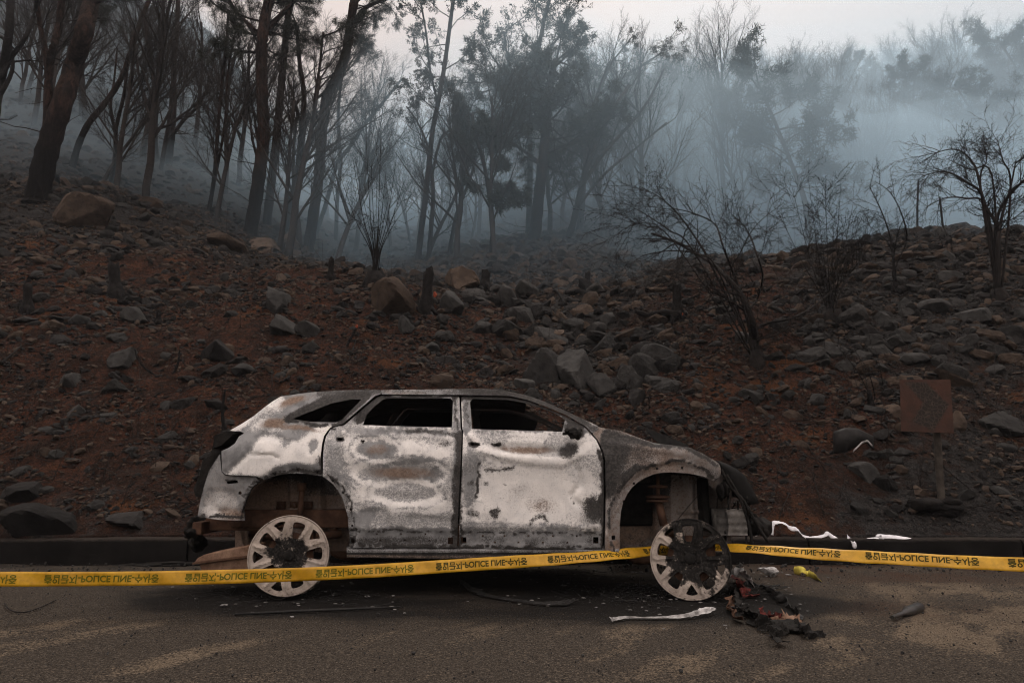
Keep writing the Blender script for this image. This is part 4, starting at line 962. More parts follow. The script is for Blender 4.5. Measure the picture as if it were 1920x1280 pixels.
panel('door', [(621,802.5),(645,795.5),(705,744.5),(716,740.5),(858,740.5),(861,745),(863.5,803)]+EDGE+[(654,1026),(653,990),(652,970),(641,932.5),(632,918),(622.5,906),(605.5,893),(605.5,851),(607.5,832),(611,818),(616,810)],
   [[(679,796),(686,777),(700,762),(716,749),(724,746),(844,746),(849,751),(847,801),(760,799)], [(630,822),(634,820),(641,821),(643,824),(638,826),(632,825)], [(677,826),(681,824),(684,826),(680,828)], sq(624,901,2,2), sq(643,923,2,2), sq(657,955,2,2), sq(660,985,2,2), sq(660,1014,4.5,5), sq(844,1014,5,6)]+[sq(x, 1001, 1.6, 1.6) for x in (706,751,797)]+[sq(x, 1013, 1.6, 1.6) for x in (712,758,805)],
   car, M['shell'], reardoor_burn, reardoor_rel, label='ash white rear door with three oval heat rings')
def frontdoor_burn(x, y):
    w = .55*(y > 812)*np.ones_like(x)+.4*ell(x, y, 990, 930, 120, 60, 0, .6)
    w = np.maximum(w, .9*pline(x, y, [(885,815),(905,840),(940,852),(1000,862),(1050,866),(1085,850),(1105,832)], 9)); w = np.maximum(w, .85*poly(x, y, [(1084,880),(1104,872),(1118,890),(1120,925),(1098,920),(1080,938),(1072,930),(1086,905)], 6))
    w = np.maximum(w, .75*poly(x, y, [(1000,935),(1060,950),(1092,960),(1092,992),(990,990),(960,975)], 8)); w = w*(1-.6*ell(x, y, 883, 900, 14, 80, 0, .6))
    w = w*(1-.5*poly(x, y, [(862,976),(1094,982),(1092,996),(860,996)], 3))*(1-.6*(y > 994))
    w = np.maximum(w, .6*pline(x, y, [(886,806.5),(1056,812)], 3)); w = np.maximum(w, .6*pline(x, y, [(868,812),(872,835),(868,860)], 3)); w = np.maximum(w, .55*pline(x, y, [(866,750),(868,800)], 3))
    r = .8*ell(x, y, 985, 842, 55, 8, 3, .6)+.45*ell(x, y, 1020, 950, 28, 14, 0, .7)+.25*ell(x, y, 980, 925, 60, 30, 0, .8)
    s = .75*ell(x, y, 1066, 845, 20, 14, -30, .6)+.72*ell(x, y, 1112, 955, 20, 26, 0, .6)+.75*pline(x, y, [(1126,845),(1131,880),(1131,1025)], 5)+.6*pline(x, y, [(866,880),(862,960),(861,1020)], 4)
    s = s+.75*pline(x, y, [(897,868),(898,900),(896,930)], 2.5)+.55*pline(x, y, [(915,882),(960,878)], 5)+.5*ell(x, y, 885, 908, 8, 6)+.45*ell(x, y, 912, 906, 5, 5)+.5*ell(x, y, 946, 909, 4, 4)
    s = s+.45*ell(x, y, 889, 961, 16, 8, 0, .4)+.6*poly(x, y, [(916,950),(938,954),(932,974),(920,970)], 3)+.5*np.clip(ell(x, y, 1010, 978, 20, 14, -25, .2)-ell(x, y, 1008, 983, 13, 9, -25, .2), 0, 1)
    s = s+.5*pline(x, y, [(880,818),(1050,822)], 4)*(.4+.6*vn(x/20, y/9, 4))+.6*pline(x, y, [(862,998),(1130,1001)], 1.8)+.75*pline(x, y, [(860,1027),(1130,1030)], 2.5)+.45*(y > 1004)*(vn(x/16, y/8, 8)+.5)
    s = s+.8*(y < 800)*pline(x, y, [(866,744),(955,746),(1015,760),(1060,781),(1100,806)], 6)+.45*pline(x, y, [(875,755),(880,800)], 4)+.85*ell(x, y, 1078, 806, 20, 14, 30, .4)
    s = s+.95*ell(x, y, 889, 832, 12, 5, 8, .3)+.9*ell(x, y, 932, 834, 8, 3, -5, .3)+.6*pline(x, y, [(1071,935),(1079,943)], 2)
    return Z3(w, r, s)
def frontdoor_rel(x, y):
    d = lower_rel(x, y)+.02*ell(x, y, 985, 843, 70, 10, 3, .5)-.012*pline(x, y, [(885,818),(905,842),(940,854),(1000,864),(1050,868),(1085,852)], 9)+.018*(y < 800)
    d = d+.014*pline(x, y, [(1084,880),(1090,905),(1072,930),(1080,942),(1096,950),(1092,985)], 5)+.012*ell(x, y, 889, 832, 18, 8, 8, .5)+.008*pline(x, y, [(897,866),(897,930)], 6)
    return d+.012*ell(x, y, 990, 920, 90, 50, 0, .9)
panel('door', [(868.5,808),(866.5,803),(864.5,745),(867,741.5),(955,743.5),(990,751),(1020,762),(1060,779),(1095,799.5),(1106,812),(1118,825),(1127,845),(1131,862),(1132,927),(1131,1001),(1129.5,1030),(859.5,1027.5),(863,940),(867,857)],
   [[(881,753),(886,747),(954,749),(985,755),(1011,763),(1040,774),(1060,786),(1054,809),(970,806.5),(885,804)], [(880,831),(884,829),(896,831),(900,834),(894,835.5),(884,835)], [(926,834),(932,832),(939,833.5),(933,836)], sq(869,1013,5,6), sq(1118,1013,5,6)]+[sq(x, 1005, 1.7, 1.7) for x in (905,946,991,1037,1082)]+[sq(x, 1017, 1.7, 1.7) for x in (928,972,1018,1064)],
   car, M['shell'], frontdoor_burn, frontdoor_rel, label='speckled grey front door with a crumpled upper edge')
def fender_burn(x, y):
    w = .02+.3*ell(x, y, 1260, 862, 60, 14, 6, .8)+.4*pline(x, y, [(1137,1000),(1142,940)], 5)+.2*vn(x/30, y/30, 3); w = np.maximum(w, .6*pline(x, y, [(1155,960),(1170,915),(1195,886),(1228,867),(1260,861),(1310,870)], 2.5))
    r = .5+.15*ell(x, y, 1200, 850, 60, 25, 25, .8)+.15*fbm(x/20, y/20, 6, 3)+.3*ell(x, y, 1150, 1022, 14, 10)
    s = .12+.8*pline(x, y, [(1135,815),(1138,850),(1140,920)], 10)+.5*ell(x, y, 1150, 870, 22, 60, 0, .7)+.3*ell(x, y, 1190, 845, 50, 30, 20, .8)+.6*pline(x, y, [(1170,895),(1195,875)], 7)+.5*pline(x, y, [(1130,812),(1200,828),(1290,842),(1345,868)], 5)
    rr = np.hypot(x-FA[0], y-FA[1]); s = s+.55*(np.abs(rr-121) < 2)*(y > 860)+.3*ell(x, y, 1340, 890, 14, 14)
    return Z3(w, r, s)
def fender_rel(x, y):
    rr = np.hypot(x-FA[0], y-FA[1]); return .024*(1-sstep(115, 122, rr))-.01*pline(x, y, [(1140,830),(1200,836),(1290,850),(1340,872)], 8)
FT = [(1122,800),(1135,803),(1165,807.5),(1197.5,820),(1226,830),(1260,834),(1291,838),(1310,846),(1328,856),(1340,863),(1348,869),(1353,879),(1350,892),(1341,903)]
panel('fender', FT+[(1322,893),(1291,887),(1258.5,885),(1240,886),(1226,889),(1210,896),(1197.5,903.5),(1186,914),(1177.5,926),(1169,944),(1165,960),(1163,985),(1163,1010),(1163,1035),(1134,1037),(1134.5,1001),(1136,927),(1135,862),(1131,845),(1121,825),(1111,813)],
   [sq(1151,1008,3.5,4)]+[sq(*p, 2.2, 2.2) for p in ((1233,878),(1280,877),(1171,940),(1190,906))], car, M['shell'], fender_burn, fender_rel)
def rail_burn(x, y):
    w = .3*pline(x, y, [(716,732),(860,730),(942,732)], 2)+.4*pline(x, y, [(1085,780),(1120,798)], 4)+.15; r = .3*ell(x, y, 760, 736, 40, 6)+.2
    s = .35+.35*vn(x/25, y/6, 5)+.5*ell(x, y, 960, 745, 90, 14, 12, .5)+.3*ell(x, y, 1060, 775, 50, 12, 25, .6); return Z3(w, r, s)
panel('pillar', [(714.5,731),(855,729),(901,728),(942,731),(990,741),(1020,752),(1047,764),(1085,781),(1121,798),(1122,806),(1110,811),(1097,798),(1061,777.5),(1020,760.5),(990,749.5),(955,742),(866,740),(716,739)], [], car, M['shell'], rail_burn, None, off=-.004, step=4)
# sill: two folded steps with a rusty lip
sx = np.linspace(650, 1160, 60); G = []; Cc = []
for x in sx:
    yb_ = np.interp(x, (650, 820, 1000, 1160), (1044, 1046.5, 1045, 1037)); yt = 1029
    rows = [(yt-6, .05), (yt, .03), (yt+3, .022), (yt+7, .022), (yt+8, .034), (yb_-4, .036), (yb_-3, .028), (yb_, .03), (yb_+1, .1)]
    G.append([at(x, q, Y0+o) for q, o in rows]); Cc.append([(.2, .2, .6), (.3, .25, .35), (.3, .2, .35), (.2, .3, .5), (.05, .5, .7), (.05, .8, .45), (.05, .8, .35), (.05, .8, .5), (0, .4, .8)])
MB().grid(np.array(G)[:, ::-1], np.array(Cc)[:, ::-1]).build('sill', M['shell'], car, attr='burn', angle=35)
# the other side: the same panels turned over
YC = Y0+CW/2
for o in [c for c in car.children if c.name.split('.')[0] in ('quarter_panel', 'door', 'fender', 'pillar', 'sill', 'bumper_mount')]:
    c = o.copy(); COL.objects.link(c); c.parent = car; c.scale = (1, -1, 1)
    if 'label' in c: del c['label']
def fy(V): V = np.array(V, float); V[..., 1] = 2*YC-V[..., 1]; return V
# sooted glass left in the far doors
for P in ([(679,796),(686,777),(716,749),(724,746),(844,746),(849,751),(847,801)], [(881,753),(886,747),(954,749),(1000,758),(1022,768),(1010,809),(885,804)], [(548,785),(584,770),(621,756),(659,748.5),(678,748.5),(641,787),(630,791.5)]):
    V = unside(*np.array(P).T, .02); W2 = fy(V); W3 = W2.copy(); W3[:, 1] += .006; n = len(P)
    MB().add(np.concatenate([W2, W3]), [tuple(range(n)), tuple(range(2*n-1, n-1, -1))]+[(i, (i+1) % n, n+(i+1) % n, n+i) for i in range(n)]).build('window', M['glass_soot'], car, smooth=False)
# roof skin between the rails, windscreen header, cowl, floor, firewall, dashboard
def cross(pxpy, off, crown, n=14):
    E = unside(*np.array(pxpy, float).T, off); F_ = fy(E); t = np.linspace(0, 1, n)[None, :, None]
    G = E[:, None]*(1-t)+F_[:, None]*t; G[..., 2] += crown*np.sin(np.linspace(0, math.pi, n))[None]**.7; return G
roof_l = [(527,743.5),(560,738.5),(584,735.5),(640,732.5),(714,731.5),(855,729.5),(901,728.5),(942,731.5),(990,741.5)]
def slab(G, t, C=None):
    mb = MB(); mb.grid(G, C); B = G.copy(); B[..., 2] -= t; mb.grid(B[:, ::-1], C)
    for a, b in ((G[0], B[0]), (B[-1], G[-1]), (B[:, 0], G[:, 0]), (G[:, -1], B[:, -1])): mb.grid(np.stack([a, b]))
    return mb
G = cross(roof_l, .004, .035); G[..., 2] += .012*fbm(G[..., 0]*3, G[..., 1]*3, 6, 3)
Cr = np.zeros(G.shape); Cr[..., 0] = .4; Cr[..., 1] = .35; Cr[..., 2] = .42
mb = MB(); mb.grid(G[:, ::-1], Cr); B = G.copy(); B[..., 2] -= .03; mb.grid(B, Cr*0+[0, .1, 1]); mb.build('roof', M['shell'], car, attr='burn')
slab(cross([(1112,800),(1150,806),(1200,822),(1260,836),(1320,852),(1342,866)], .06, .0)-np.array([0, 0, .035]), .02).build('bonnet', M['soot_gloss'], car)
x_ = lambda px, py=900: float(at(px, py, Y0)[0])
mb = MB()
def wbox(px1, px2, z1, z2, y1, y2, b=None): (b or mb).box(((x_(px1)+x_(px2))/2, (y1+y2)/2, (z1+z2)/2), (x_(px2)-x_(px1), y2-y1, z2-z1))
YE = Y0+CW
wbox(655, 1160, .27, .33, Y0+.08, YE-.08); wbox(400, 655, .42, .47, Y0+.42, YE-.42); mb.build('floor_pan', M['rust'], car, smooth=False)
mb = MB(); wbox(1128, 1150, .3, .93, Y0+.06, YE-.06); wbox(1080, 1128, .80, 1.0, Y0+.07, YE-.07); mb.build('firewall', M['soot'], car, smooth=False, bevel=.01)
def seat(px, y):                              # bare wire-sprung seat frame
    mb = MB(); X = x_(px)
    for k in (-.22, .22): mb.line(smoothpts([(X+.45, y+k, .5), (X, y+k, .48), (X-.08, y+k, .6), (X-.2, y+k*.9, 1.02)], 4), .014, 6)
    mb.line([(X-.2, y-.2, 1.02), (X-.2, y+.2, 1.02)], .014, 6); mb.line([(X+.45, y-.22, .5), (X+.45, y+.22, .5)], .014, 6); mb.line([(X, y-.22, .48), (X, y+.22, .48)], .012, 6)
    for k in range(7): mb.line([(X-.09-k*.015, y-.21, .62+k*.055), (X-.09-k*.015, y+.21, .62+k*.055)], .004, 4)
    for k in (-.2, .2): mb.line([(X+.4, y+k, .33), (X+.4, y+k, .5)], .015, 5); mb.line([(X, y+k, .33), (X, y+k, .48)], .015, 5)
    mb.build('seat', M['soot'], car)
for px, y in ((985, Y0+.5), (985, YE-.5), (760, Y0+.5), (760, YE-.5)): seat(px, y)
mb = MB(); mb.line(smoothpts([(x_(1075), YE-.3, .98), (x_(1060), YE-.32, .98)], 2), .02, 6)
mb.lathe([(.17, -.012), (.182, 0), (.17, .012), (.158, 0), (.17, -.012)], Matrix.Translation((x_(1058), Y0+.5, .98)) @ Matrix.Rotation(math.radians(65), 4, 'Y'), 24); mb.build('steering_wheel', M['soot'], car)
# tailgate, rear bumper beam, burnt bits hanging under the rear
TG = [tuple(at(px, py, Y0+.3)[[0, 2]]) for px, py in [(434,806),(412,820),(402,851),(387,862),(382,889),(371,915),(374,930),(392,933),(420,858),(446,822)]]
MB().prism(TG, 1, Y0+.22, YE-.22).build('tailgate', M['soot'], car, smooth=False, bevel=.012)
RWp = [(534,744),(478,781),(434,808)]; E = unside(*np.array(RWp, float).T, .05); G = np.stack([E, fy(E)], 1); slab(G[:, ::-1], .008).build('window', M['glass_soot'], car)
MB().prism([tuple(at(px, py, Y0+.3)[[0, 2]]) for px, py in [(424,818),(452,811),(459,814),(447,826),(436,836),(420,842)]], 1, Y0+.10, Y0+.3).build('tail_lamp_recess', M['soot'], car, smooth=False)
mb = MB(); p1 = at(372, 985, Y0+.5); mb.box((p1[0]+.1, YC, p1[2]), (.07, CW-.5, .09)); wbox(400, 655, .42, .55, Y0+.36, Y0+.46)
for k in (-.5, .5): mb.box((p1[0]+.35, YC+k, p1[2]+.02), (.5, .08, .09))
mb.build('bumper_beam', M['rust'], car, smooth=False, bevel=.008)
r = np.random.RandomState(4)
def melt(name, c, size, n, seed, m, parent=car, sub=3):
    mb = MB(); r = np.random.RandomState(seed)
    for k in range(n):
        V, F = rockshape(sub, seed*7+k, 7, .5, .9, .16); s = np.array(size)*r.uniform(.35, .75)
        mb.add(V*s+np.array(c)+r.normal(size=3)*np.array(size)*.38, F)
    return mb.build(name, m, parent)
melt('melted_bumper', at(368, 1000, Y0+.45), (.07, .2, .11), 7, 21, M['soot']); 
# wheel housings: inner wall and the arched tunnel behind each opening
def housing(cx, cy, m, x1, x2, wall_rel, burn, deep=.44):
    gx = np.linspace(x1, x2, 64); gy = np.linspace(cy-104, cy+48, 48); PX_, PY_ = np.meshgrid(gx, gy, indexing='ij')
    G = at(PX_, PY_, Y0+deep); G[..., 1] += wall_rel(PX_, PY_)+.008*fbm(PX_/12, PY_/12, 8, 3)
    mb = MB(); mb.grid(G[:, ::-1], burn(PX_, PY_)[:, ::-1])
    th = np.linspace(math.pi*1.12, -math.pi*.12, 40); T = []
    for o in (.035, .2, deep+.03): T.append(at(cx+np.cos(th)*103, cy-np.sin(th)*101, Y0+o))
    T = np.array(T); C = np.zeros(T.shape); C[..., 1] = .5; C[..., 2] = .62
    mb.grid(T, C); return mb.build('wheel_housing', m, car, attr='burn')
def rr_rel(x, y): return -.05*((x > 546) & (x < 575))-.03*((x > 598) & (x < 604))-.02*((y > 950) & (y < 958))-.05*(y > 985)*(x < 470)+.05*(x > 605)
def rr_burn(x, y): return Z3(.1+.2*((x > 560) & (x < 572)), .75+.3*fbm(x/30, y/30, 4, 3)+.2*(x < 540), .02+.75*(1-sstep(885, 925, y))+.35*fbm(x/20, y/20, 9, 3)+.35*(x > 570)*(y < 930))
housing(*RA, M['shell'], 446, 666, rr_rel, rr_burn)
def fr_rel(x, y): return -.04*((x > 1290) & (x < 1300))+.08*(x < 1225)-.03*((y > 955) & (y < 962)*(x > 1270))+.012*np.sin(x/6)*(x > 1300)
def fr_burn(x, y): return Z3(.42*(x > 1258)*(y > 890)+.12, .6+.5*ell(x, y, 1190, 980, 40, 40), .2+.8*ell(x, y, 1200, 915, 50, 40, 0, .5)+.3*fbm(x/18, y/18, 3, 3)+.4*(1-sstep(895, 915, y))-.35*(x > 1258)*(y > 890))
housing(*FA, M['shell'], 1150, 1372, fr_rel, fr_burn, .46)
mb = MB()                                     # front strut with its two spring seats; rear damper and brackets
for y_, rr_ in ((912, .07), (931, .085), (938, .08), (884, .06)):
    mb.lathe([(.02, -.008), (rr_, -.008), (rr_+.004, 0), (rr_, .006), (.02, .014)], Matrix.Translation(at(1233, y_, Y0+.27)), 20)
mb.line([at(1233, 885, Y0+.27), at(1234, 935, Y0+.27)], .014, 8); mb.line([at(1234, 935, Y0+.27), at(1245, 985, Y0+.25)], .03, 10)
mb.line([at(1245, 985, Y0+.25), at(1275, 1010, Y0+.2)], .035, 8); mb.build('strut', M['rust'], car)
mb = MB(); mb.line([at(566, 920, Y0+.3), at(562, 975, Y0+.3)], .022, 8); mb.line([at(566, 905, Y0+.3), at(566, 920, Y0+.3)], .035, 8)
for px, py in ((527,947),(552,947),(578,947),(606,972),(640,980),(626,990)): mb.box(at(px, py, Y0+.40), (.06, .03, .06)); mb.lathe([(.012, 0), (.02, 0), (.02, .012), (.012, .012)], Matrix.Translation(at(px, py, Y0+.385)) @ Matrix.Rotation(math.pi/2, 4, 'X'), 10)
mb.line([at(470, 1000, Y0+.4), at(560, 1010, Y0+.3), at(640, 1000, Y0+.4)], .03, 8); mb.build('suspension_arm', M['rust'], car)
# nose: curved black bonnet end, radiator block, hanging looms, headlamp stump, fin of torn sheet
N1 = [(1346,867),(1362,872),(1380,881),(1394,893),(1405,910),(1414,928),(1421,943)]; N0 = [(1346,869),(1353,884),(1361,900),(1369,916),(1378,930),(1390,940),(1402,946)]
GN = []
for k in range(7):
    a, low = at(*N1[k], Y0+.30+.012*k), at(*N0[k], Y0+.20+.012*k)
    row = [low+(a-low)*t+np.array([0, -.03*math.sin(t*math.pi), 0]) for t in (0, .25, .5, .75, 1)]
    for t in (.15, .4, .7, 1.0): q = a.copy(); q[1] += t*(CW-.75); q[0] += .09*math.sin(t*math.pi); q[2] += .01*math.sin(t*math.pi); row.append(q)
    GN.append(row)
GN = np.array(GN); mb = MB(); mb.grid(GN); mb.build('bonnet_edge', M['glass_soot'], car, solid=.012)
MB().prism([tuple(at(px, py, Y0+.9)[[0, 2]]) for px, py in [(1208,800),(1216,803),(1250,818),(1292,834),(1286,838),(1240,834),(1225,822)]], 1, Y0+.9, Y0+.925).build('torn_sheet', M['soot_gloss'], car, smooth=False)
mb = MB(); a, b = at(1342, 955, Y0+.2), at(1402, 1003, Y0+.2); nf = 20; G = []
for i, x in enumerate(np.linspace(a[0], b[0], 46)): G.append([(x, Y0+.2+.004*math.sin(j*1.6)+.004*math.sin(i*.35), a[2]+(b[2]-a[2])*j/14) for j in range(15)])
mb.grid(np.array(G)); mb.box(((a[0]+b[0])/2, Y0+.31, (a[2]+b[2])/2), (b[0]-a[0]-.01, .18, a[2]-b[2])); mb.build('radiator', M['alu'], car)
mb = MB(); wbox(1165, 1345, .42, .74, Y0+.5, YE-.5); wbox(1338, 1352, .4, .78, Y0+.3, YE-.3); mb.build('engine_block', M['soot'], car, bevel=.02)
melt('headlamp_remains', at(1418, 985, Y0+.4), (.09, .14, .1), 8, 31, M['soot']); melt('headlamp_remains', at(1354, 915, Y0+.3), (.035, .08, .09), 6, 32, M['soot'])
mb = MB(); r = np.random.RandomState(8)
for k in range(9):
    px = r.uniform(1340, 1412); py = r.uniform(900, 955); L = r.uniform(30, 85); dx = r.normal(6, 9)
    mb.line(smoothpts([at(px, py, Y0+r.uniform(.15, .4)), at(px+dx*.3+r.normal()*5, py+L*.35, Y0+r.uniform(.15, .35)), at(px+dx+r.normal()*6, min(py+L*.75, 1020), Y0+r.uniform(.12, .35)), at(px+dx*1.1, min(py+L, 1045), Y0+.25)], 5), r.uniform(.003, .011), 5)
for P in ([(1330,905),(1290,950),(1262,985)], [(1352,880),(1372,915),(1395,940),(1420,985),(1440,1015)], [(1362,890),(1385,930),(1402,975),(1412,1030)]): mb.line(smoothpts([at(x, y, Y0+.2) for x, y in P], 6), .003 if P[0][0] == 1330 else .012, 5)
mb.build('cable', M['soot'], car)
melt('mirror_stub', at(1073, 812, Y0-.01), (.05, .06, .045), 6, 41, M['soot']); mb = MB(); mb.line([at(1056, 813, Y0-.03), at(1075, 810, Y0), at(1090, 806, Y0+.03)], .012, 6); mb.build('mirror_arm', M['soot'], car)
# wheels: ten-window rims leaning where the tyres have burnt away
def mat_rim():
    m = NT('scorched_alloy'); v = m.coord(); A = m.attr('burn'); n1 = m.noise(v, 16, 4, .65); n2 = m.noise(v, 70, 3, .7)
    j = m.math('ADD', m.math('MULTIPLY', n1, .7), m.math('MULTIPLY', n2, .5))
    pale = m.mix(m.mr(n1, .35, .65), (.38, .33, .285), (.25, .215, .185)); pale = m.mix(m.mr(n2, .55, .75, 0, .6), pale, (.14, .085, .06))
    col = m.mix(m.mr(m.math('ADD', A[2], m.math('MULTIPLY', m.math('SUBTRACT', j, .6), 2.6)), .3, .8), pale, m.mix(m.mr(n2, .45, .7), (.010, .0095, .009), (.035, .032, .03)))
    return m.done(col, .75, .1, m.bump(j, .4, .004), .06)
M['rim'] = mat_rim()
def wheel(cx, cy, Y, tilt, toe, spin, sootf):
    """spin turns the window pattern; tilt and toe lean the wheel"""
    c = at(cx, cy, Y); Rr = .262
    R3 = Matrix.Rotation(toe, 3, 'Z') @ Matrix.Rotation(tilt, 3, 'X')
    def put(P): return np.asarray(P) @ np.array(R3).T+c            # local: x right, y away, z up
    n = 96; loops = [[(Rr*.955*math.cos(t), Rr*.955*math.sin(t)) for t in np.arange(n)*2*math.pi/n]]
    def rounded(P, q=5): return [tuple(p) for p in smoothpts(np.array(P+[P[0]]), q)[:-1]]
    holes = []; raised = []
    for k in range(5):
        a0 = spin+k*2*math.pi/5; pol = lambda r_, da: (r_*math.cos(a0+da), r_*math.sin(a0+da))
        big = [pol(.115, -.16), pol(.115, .16), pol(.16, .195), pol(.205, .195), pol(.217, .10), pol(.217, -.10), pol(.205, -.195), pol(.16, -.195)]
        holes.append(rounded(big, 3)); raised.append(a0)
        a0 += math.pi/5; sm = [pol(.165, -.03), pol(.165, .03), pol(.205, .14), pol(.222, .165), pol(.229, 0.0), pol(.222, -.165), pol(.205, -.14)]
        holes.append(rounded(sm, 3))
    for k in range(5):
        a = spin+k*2*math.pi/5+.6; holes.append([(.052*math.cos(a)+.009*math.cos(t), .052*math.sin(a)+.009*math.sin(t)) for t in np.arange(8)*math.pi/4])
    pts = []; edges = []
    for L in loops+holes: o = len(pts); pts += L; m_ = len(L); edges += [(o+i, o+(i+1) % m_) for i in range(m_)]
    g = np.stack(np.meshgrid(np.arange(-.27, .27, .0085), np.arange(-.27, .27, .0085)), -1).reshape(-1, 2)
    k = np.hypot(*g.T) < Rr*.94
    for h in holes: k &= ~inside(g[:, 0], g[:, 1], h) & (seg_d(g[:, 0], g[:, 1], h) > .004)
    pts += list(g[k]); q = delaunay_2d_cdt([Vector(p) for p in pts], edges, [], 0, 1e-6)
    V2 = np.array([v[:] for v in q[0]]); F = np.array([f for f in q[2] if len(f) == 3]); cc = V2[F].mean(1); ok = np.hypot(*cc.T) < Rr*.955
    for h in holes: ok &= ~inside(cc[:, 0], cc[:, 1], h)
    F = F[ok]; rad = np.hypot(*V2.T); ang = np.arctan2(V2[:, 1], V2[:, 0])
    dep = .028*(1-sstep(.05, .2, rad))+.004
    da = np.abs((ang-spin+math.pi/5) % (2*math.pi/5)-math.pi/5)*rad       # distance across the wide windows' frame: a raised rib round each
    rib = np.exp(-((da-.067*np.clip(rad/.2, .55, 1.1))/.008)**2)*sstep(.09, .12, rad)*(1-sstep(.235, .25, rad)); dep = dep-.010*rib
    sidx = (V2[F][:, 1, 0]-V2[F][:, 0, 0])*(V2[F][:, 2, 1]-V2[F][:, 0, 1])-(V2[F][:, 1, 1]-V2[F][:, 0, 1])*(V2[F][:, 2, 0]-V2[F][:, 0, 0])
    F[sidx < 0] = F[sidx < 0][:, ::-1]
    A = np.stack([V2[:, 0], dep, V2[:, 1]], -1); B = A.copy(); B[:, 1] += .04; nn = len(A)
    C = Z3(0*rad, 0*rad, sootf(V2[:, 0], V2[:, 1], rad)); ed = {}
    for f in F:
        for i in range(3): ed[(f[i], f[(i+1) % 3])] = 1
    rim = np.array([(e[1], e[0], e[0]+nn, e[1]+nn) for e in ed if (e[1], e[0]) not in ed])
    w = bpy.data.objects.new('wheel', None); COL.objects.link(w); w.parent = car; w.empty_display_size = .1
    mb = MB(); mb.add(put(np.concatenate([A, B])), F, np.concatenate([C, C+.3])); mb.F += [F[:, ::-1]+nn, rim]
    th = np.linspace(0, 2*math.pi, 97); prof = [(.246, .012), (.256, .002), (.261, .004), (.263, .016), (.256, .022), (.250, .03), (.236, .075), (.232, .15), (.248, .185), (.262, .195), (.26, .202), (.243, .2), (.226, .15), (.228, .08), (.24, .03), (.246, .012)]
    G = np.array([[(r_*math.cos(t), y_, r_*math.sin(t)) for t in th] for r_, y_ in prof]); Cg = Z3(G[..., 0]*0, G[..., 0]*0, sootf(G[..., 0], G[..., 2], np.hypot(G[..., 0], G[..., 2]))+.5*(G[..., 1] > .04))
    mb.grid(put(G)[::-1], Cg[::-1]); mb.build('rim', M['rim'], w, attr='burn', angle=40)
    mb = MB(); T = Matrix.Translation(c) @ R3.to_4x4() @ Matrix.Rotation(-math.pi/2, 4, 'X')
    mb.lathe([(.0, .075), (.155, .075), (.158, .085), (.155, .1), (.07, .105), (.07, .14), (0, .14)], T, 40); mb.box(put([[.11, .1, .09]])[0], (.09, .06, .13)); mb.build('brake_disc', M['rust'], w, angle=40)
    mb = MB(); mb.lathe([(0, .012), (.03, .012), (.036, .02), (.034, .06), (0, .06)], T, 20)
    for k in range(5):
        a = spin+k*2*math.pi/5+.6; mb.lathe([(0, .02), (.008, .02), (.01, .05), (0, .05)], Matrix.Translation(put([[.052*math.cos(a), 0, .052*math.sin(a)]])[0]) @ R3.to_4x4() @ Matrix.Rotation(-math.pi/2, 4, 'X'), 8)
    mb.build('hub', M['soot'], w)
    return w
sf1 = lambda x, z, r: .95*(1-sstep(.10, .2, r+.07*fbm(x*16, z*16, 3, 3)))+.25*sstep(-.16, -.24, z)+.3*fbm(x*9, z*9, 8, 3)
sf2 = lambda x, z, r: np.clip(.95*(1-sstep(.12, .2, r+.08*fbm(x*16, z*16, 5, 3)))+.25*fbm(x*9, z*9, 8, 3)+1.1*sstep(-.02, .12, x*.6+z*.8+.2*fbm(x*9, z*9, 9, 3))+.5*ell(x, z, .12, -.16, .06, .1, 20, .6), 0, 1)
wheel(541, 1040, Y0-.10, math.radians(-11), math.radians(12), math.radians(2), sf1)
wheel(1293, 1047, Y0-.12, math.radians(-10), math.radians(-19), math.radians(20), sf2)
for cx, cy in ((541, 1040), (1293, 1051)):
    c = fy(at(cx, cy, Y0-.05)); mb = MB(); mb.lathe([(.0, .05), (.2, .04), (.262, .0), (.268, .01), (.232, .1), (.25, .19), (.268, .2), (.24, .21), (0, .1)], Matrix.Translation(c) @ Matrix.Rotation(math.pi/2, 4, 'X'), 40)
    mb.build('wheel', M['rust'], car)
mb = MB(); mb.line([at(541, 1040, Y0+.1), fy(at(541, 1040, Y0+.1))], .035, 8); mb.line([at(1293, 1051, Y0+.1), at(1293, 1030, Y0+.5), fy(at(1293, 1051, Y0+.1))], .03, 8); mb.build('axle', M['rust'], car)
# ------------------------------------------------------------------ police tape, sign, scraps and debris
def onroad(px, py, h=.0):
    a, b, c = ray(px, py); t = (h+.03*4.7-HC)/(c+.03*b); return np.array([a*t, b*t, HC+c*t])
M['tape'] = plain('yellow_plastic_tape', (.56, .31, .012), (.48, .25, .01), 5, .45, 0, .15, .004, .4)
M['tape_ink'] = plain('dark_ink', (.06, .055, .012), (.035, .032, .01), 30, .6, 0, 0)
M['tape_ink_worn'] = plain('worn_green_ink', (.15, .135, .014), (.10, .10, .014), 25, .6, 0, 0)
M['sheet'] = plain('dark_sheet_steel', (.03, .029, .028), (.016, .015, .015), 7, .45, .2, .3, .005)
M['yellow_scrap'] = plain('yellow_scrap', (.62, .52, .10), (.42, .33, .06), 14, .7, 0, .3)
M['cream'] = plain('cream_cloth', (.72, .52, .25), (.55, .38, .17), 10, .9, 0, .3)
M['silver'] = plain('burnt_silver_trim', (.48, .47, .46), (.12, .115, .11), 9, .5, .3, .4, .004)
M['red_scrap'] = plain('singed_red_plastic', (.16, .035, .03), (.03, .018, .016), 18, .7, 0, .6)
M['bottle'] = plain('dark_bottle', (.035, .03, .032), (.02, .02, .016), 9, .35, 0, .1, .002, .4)
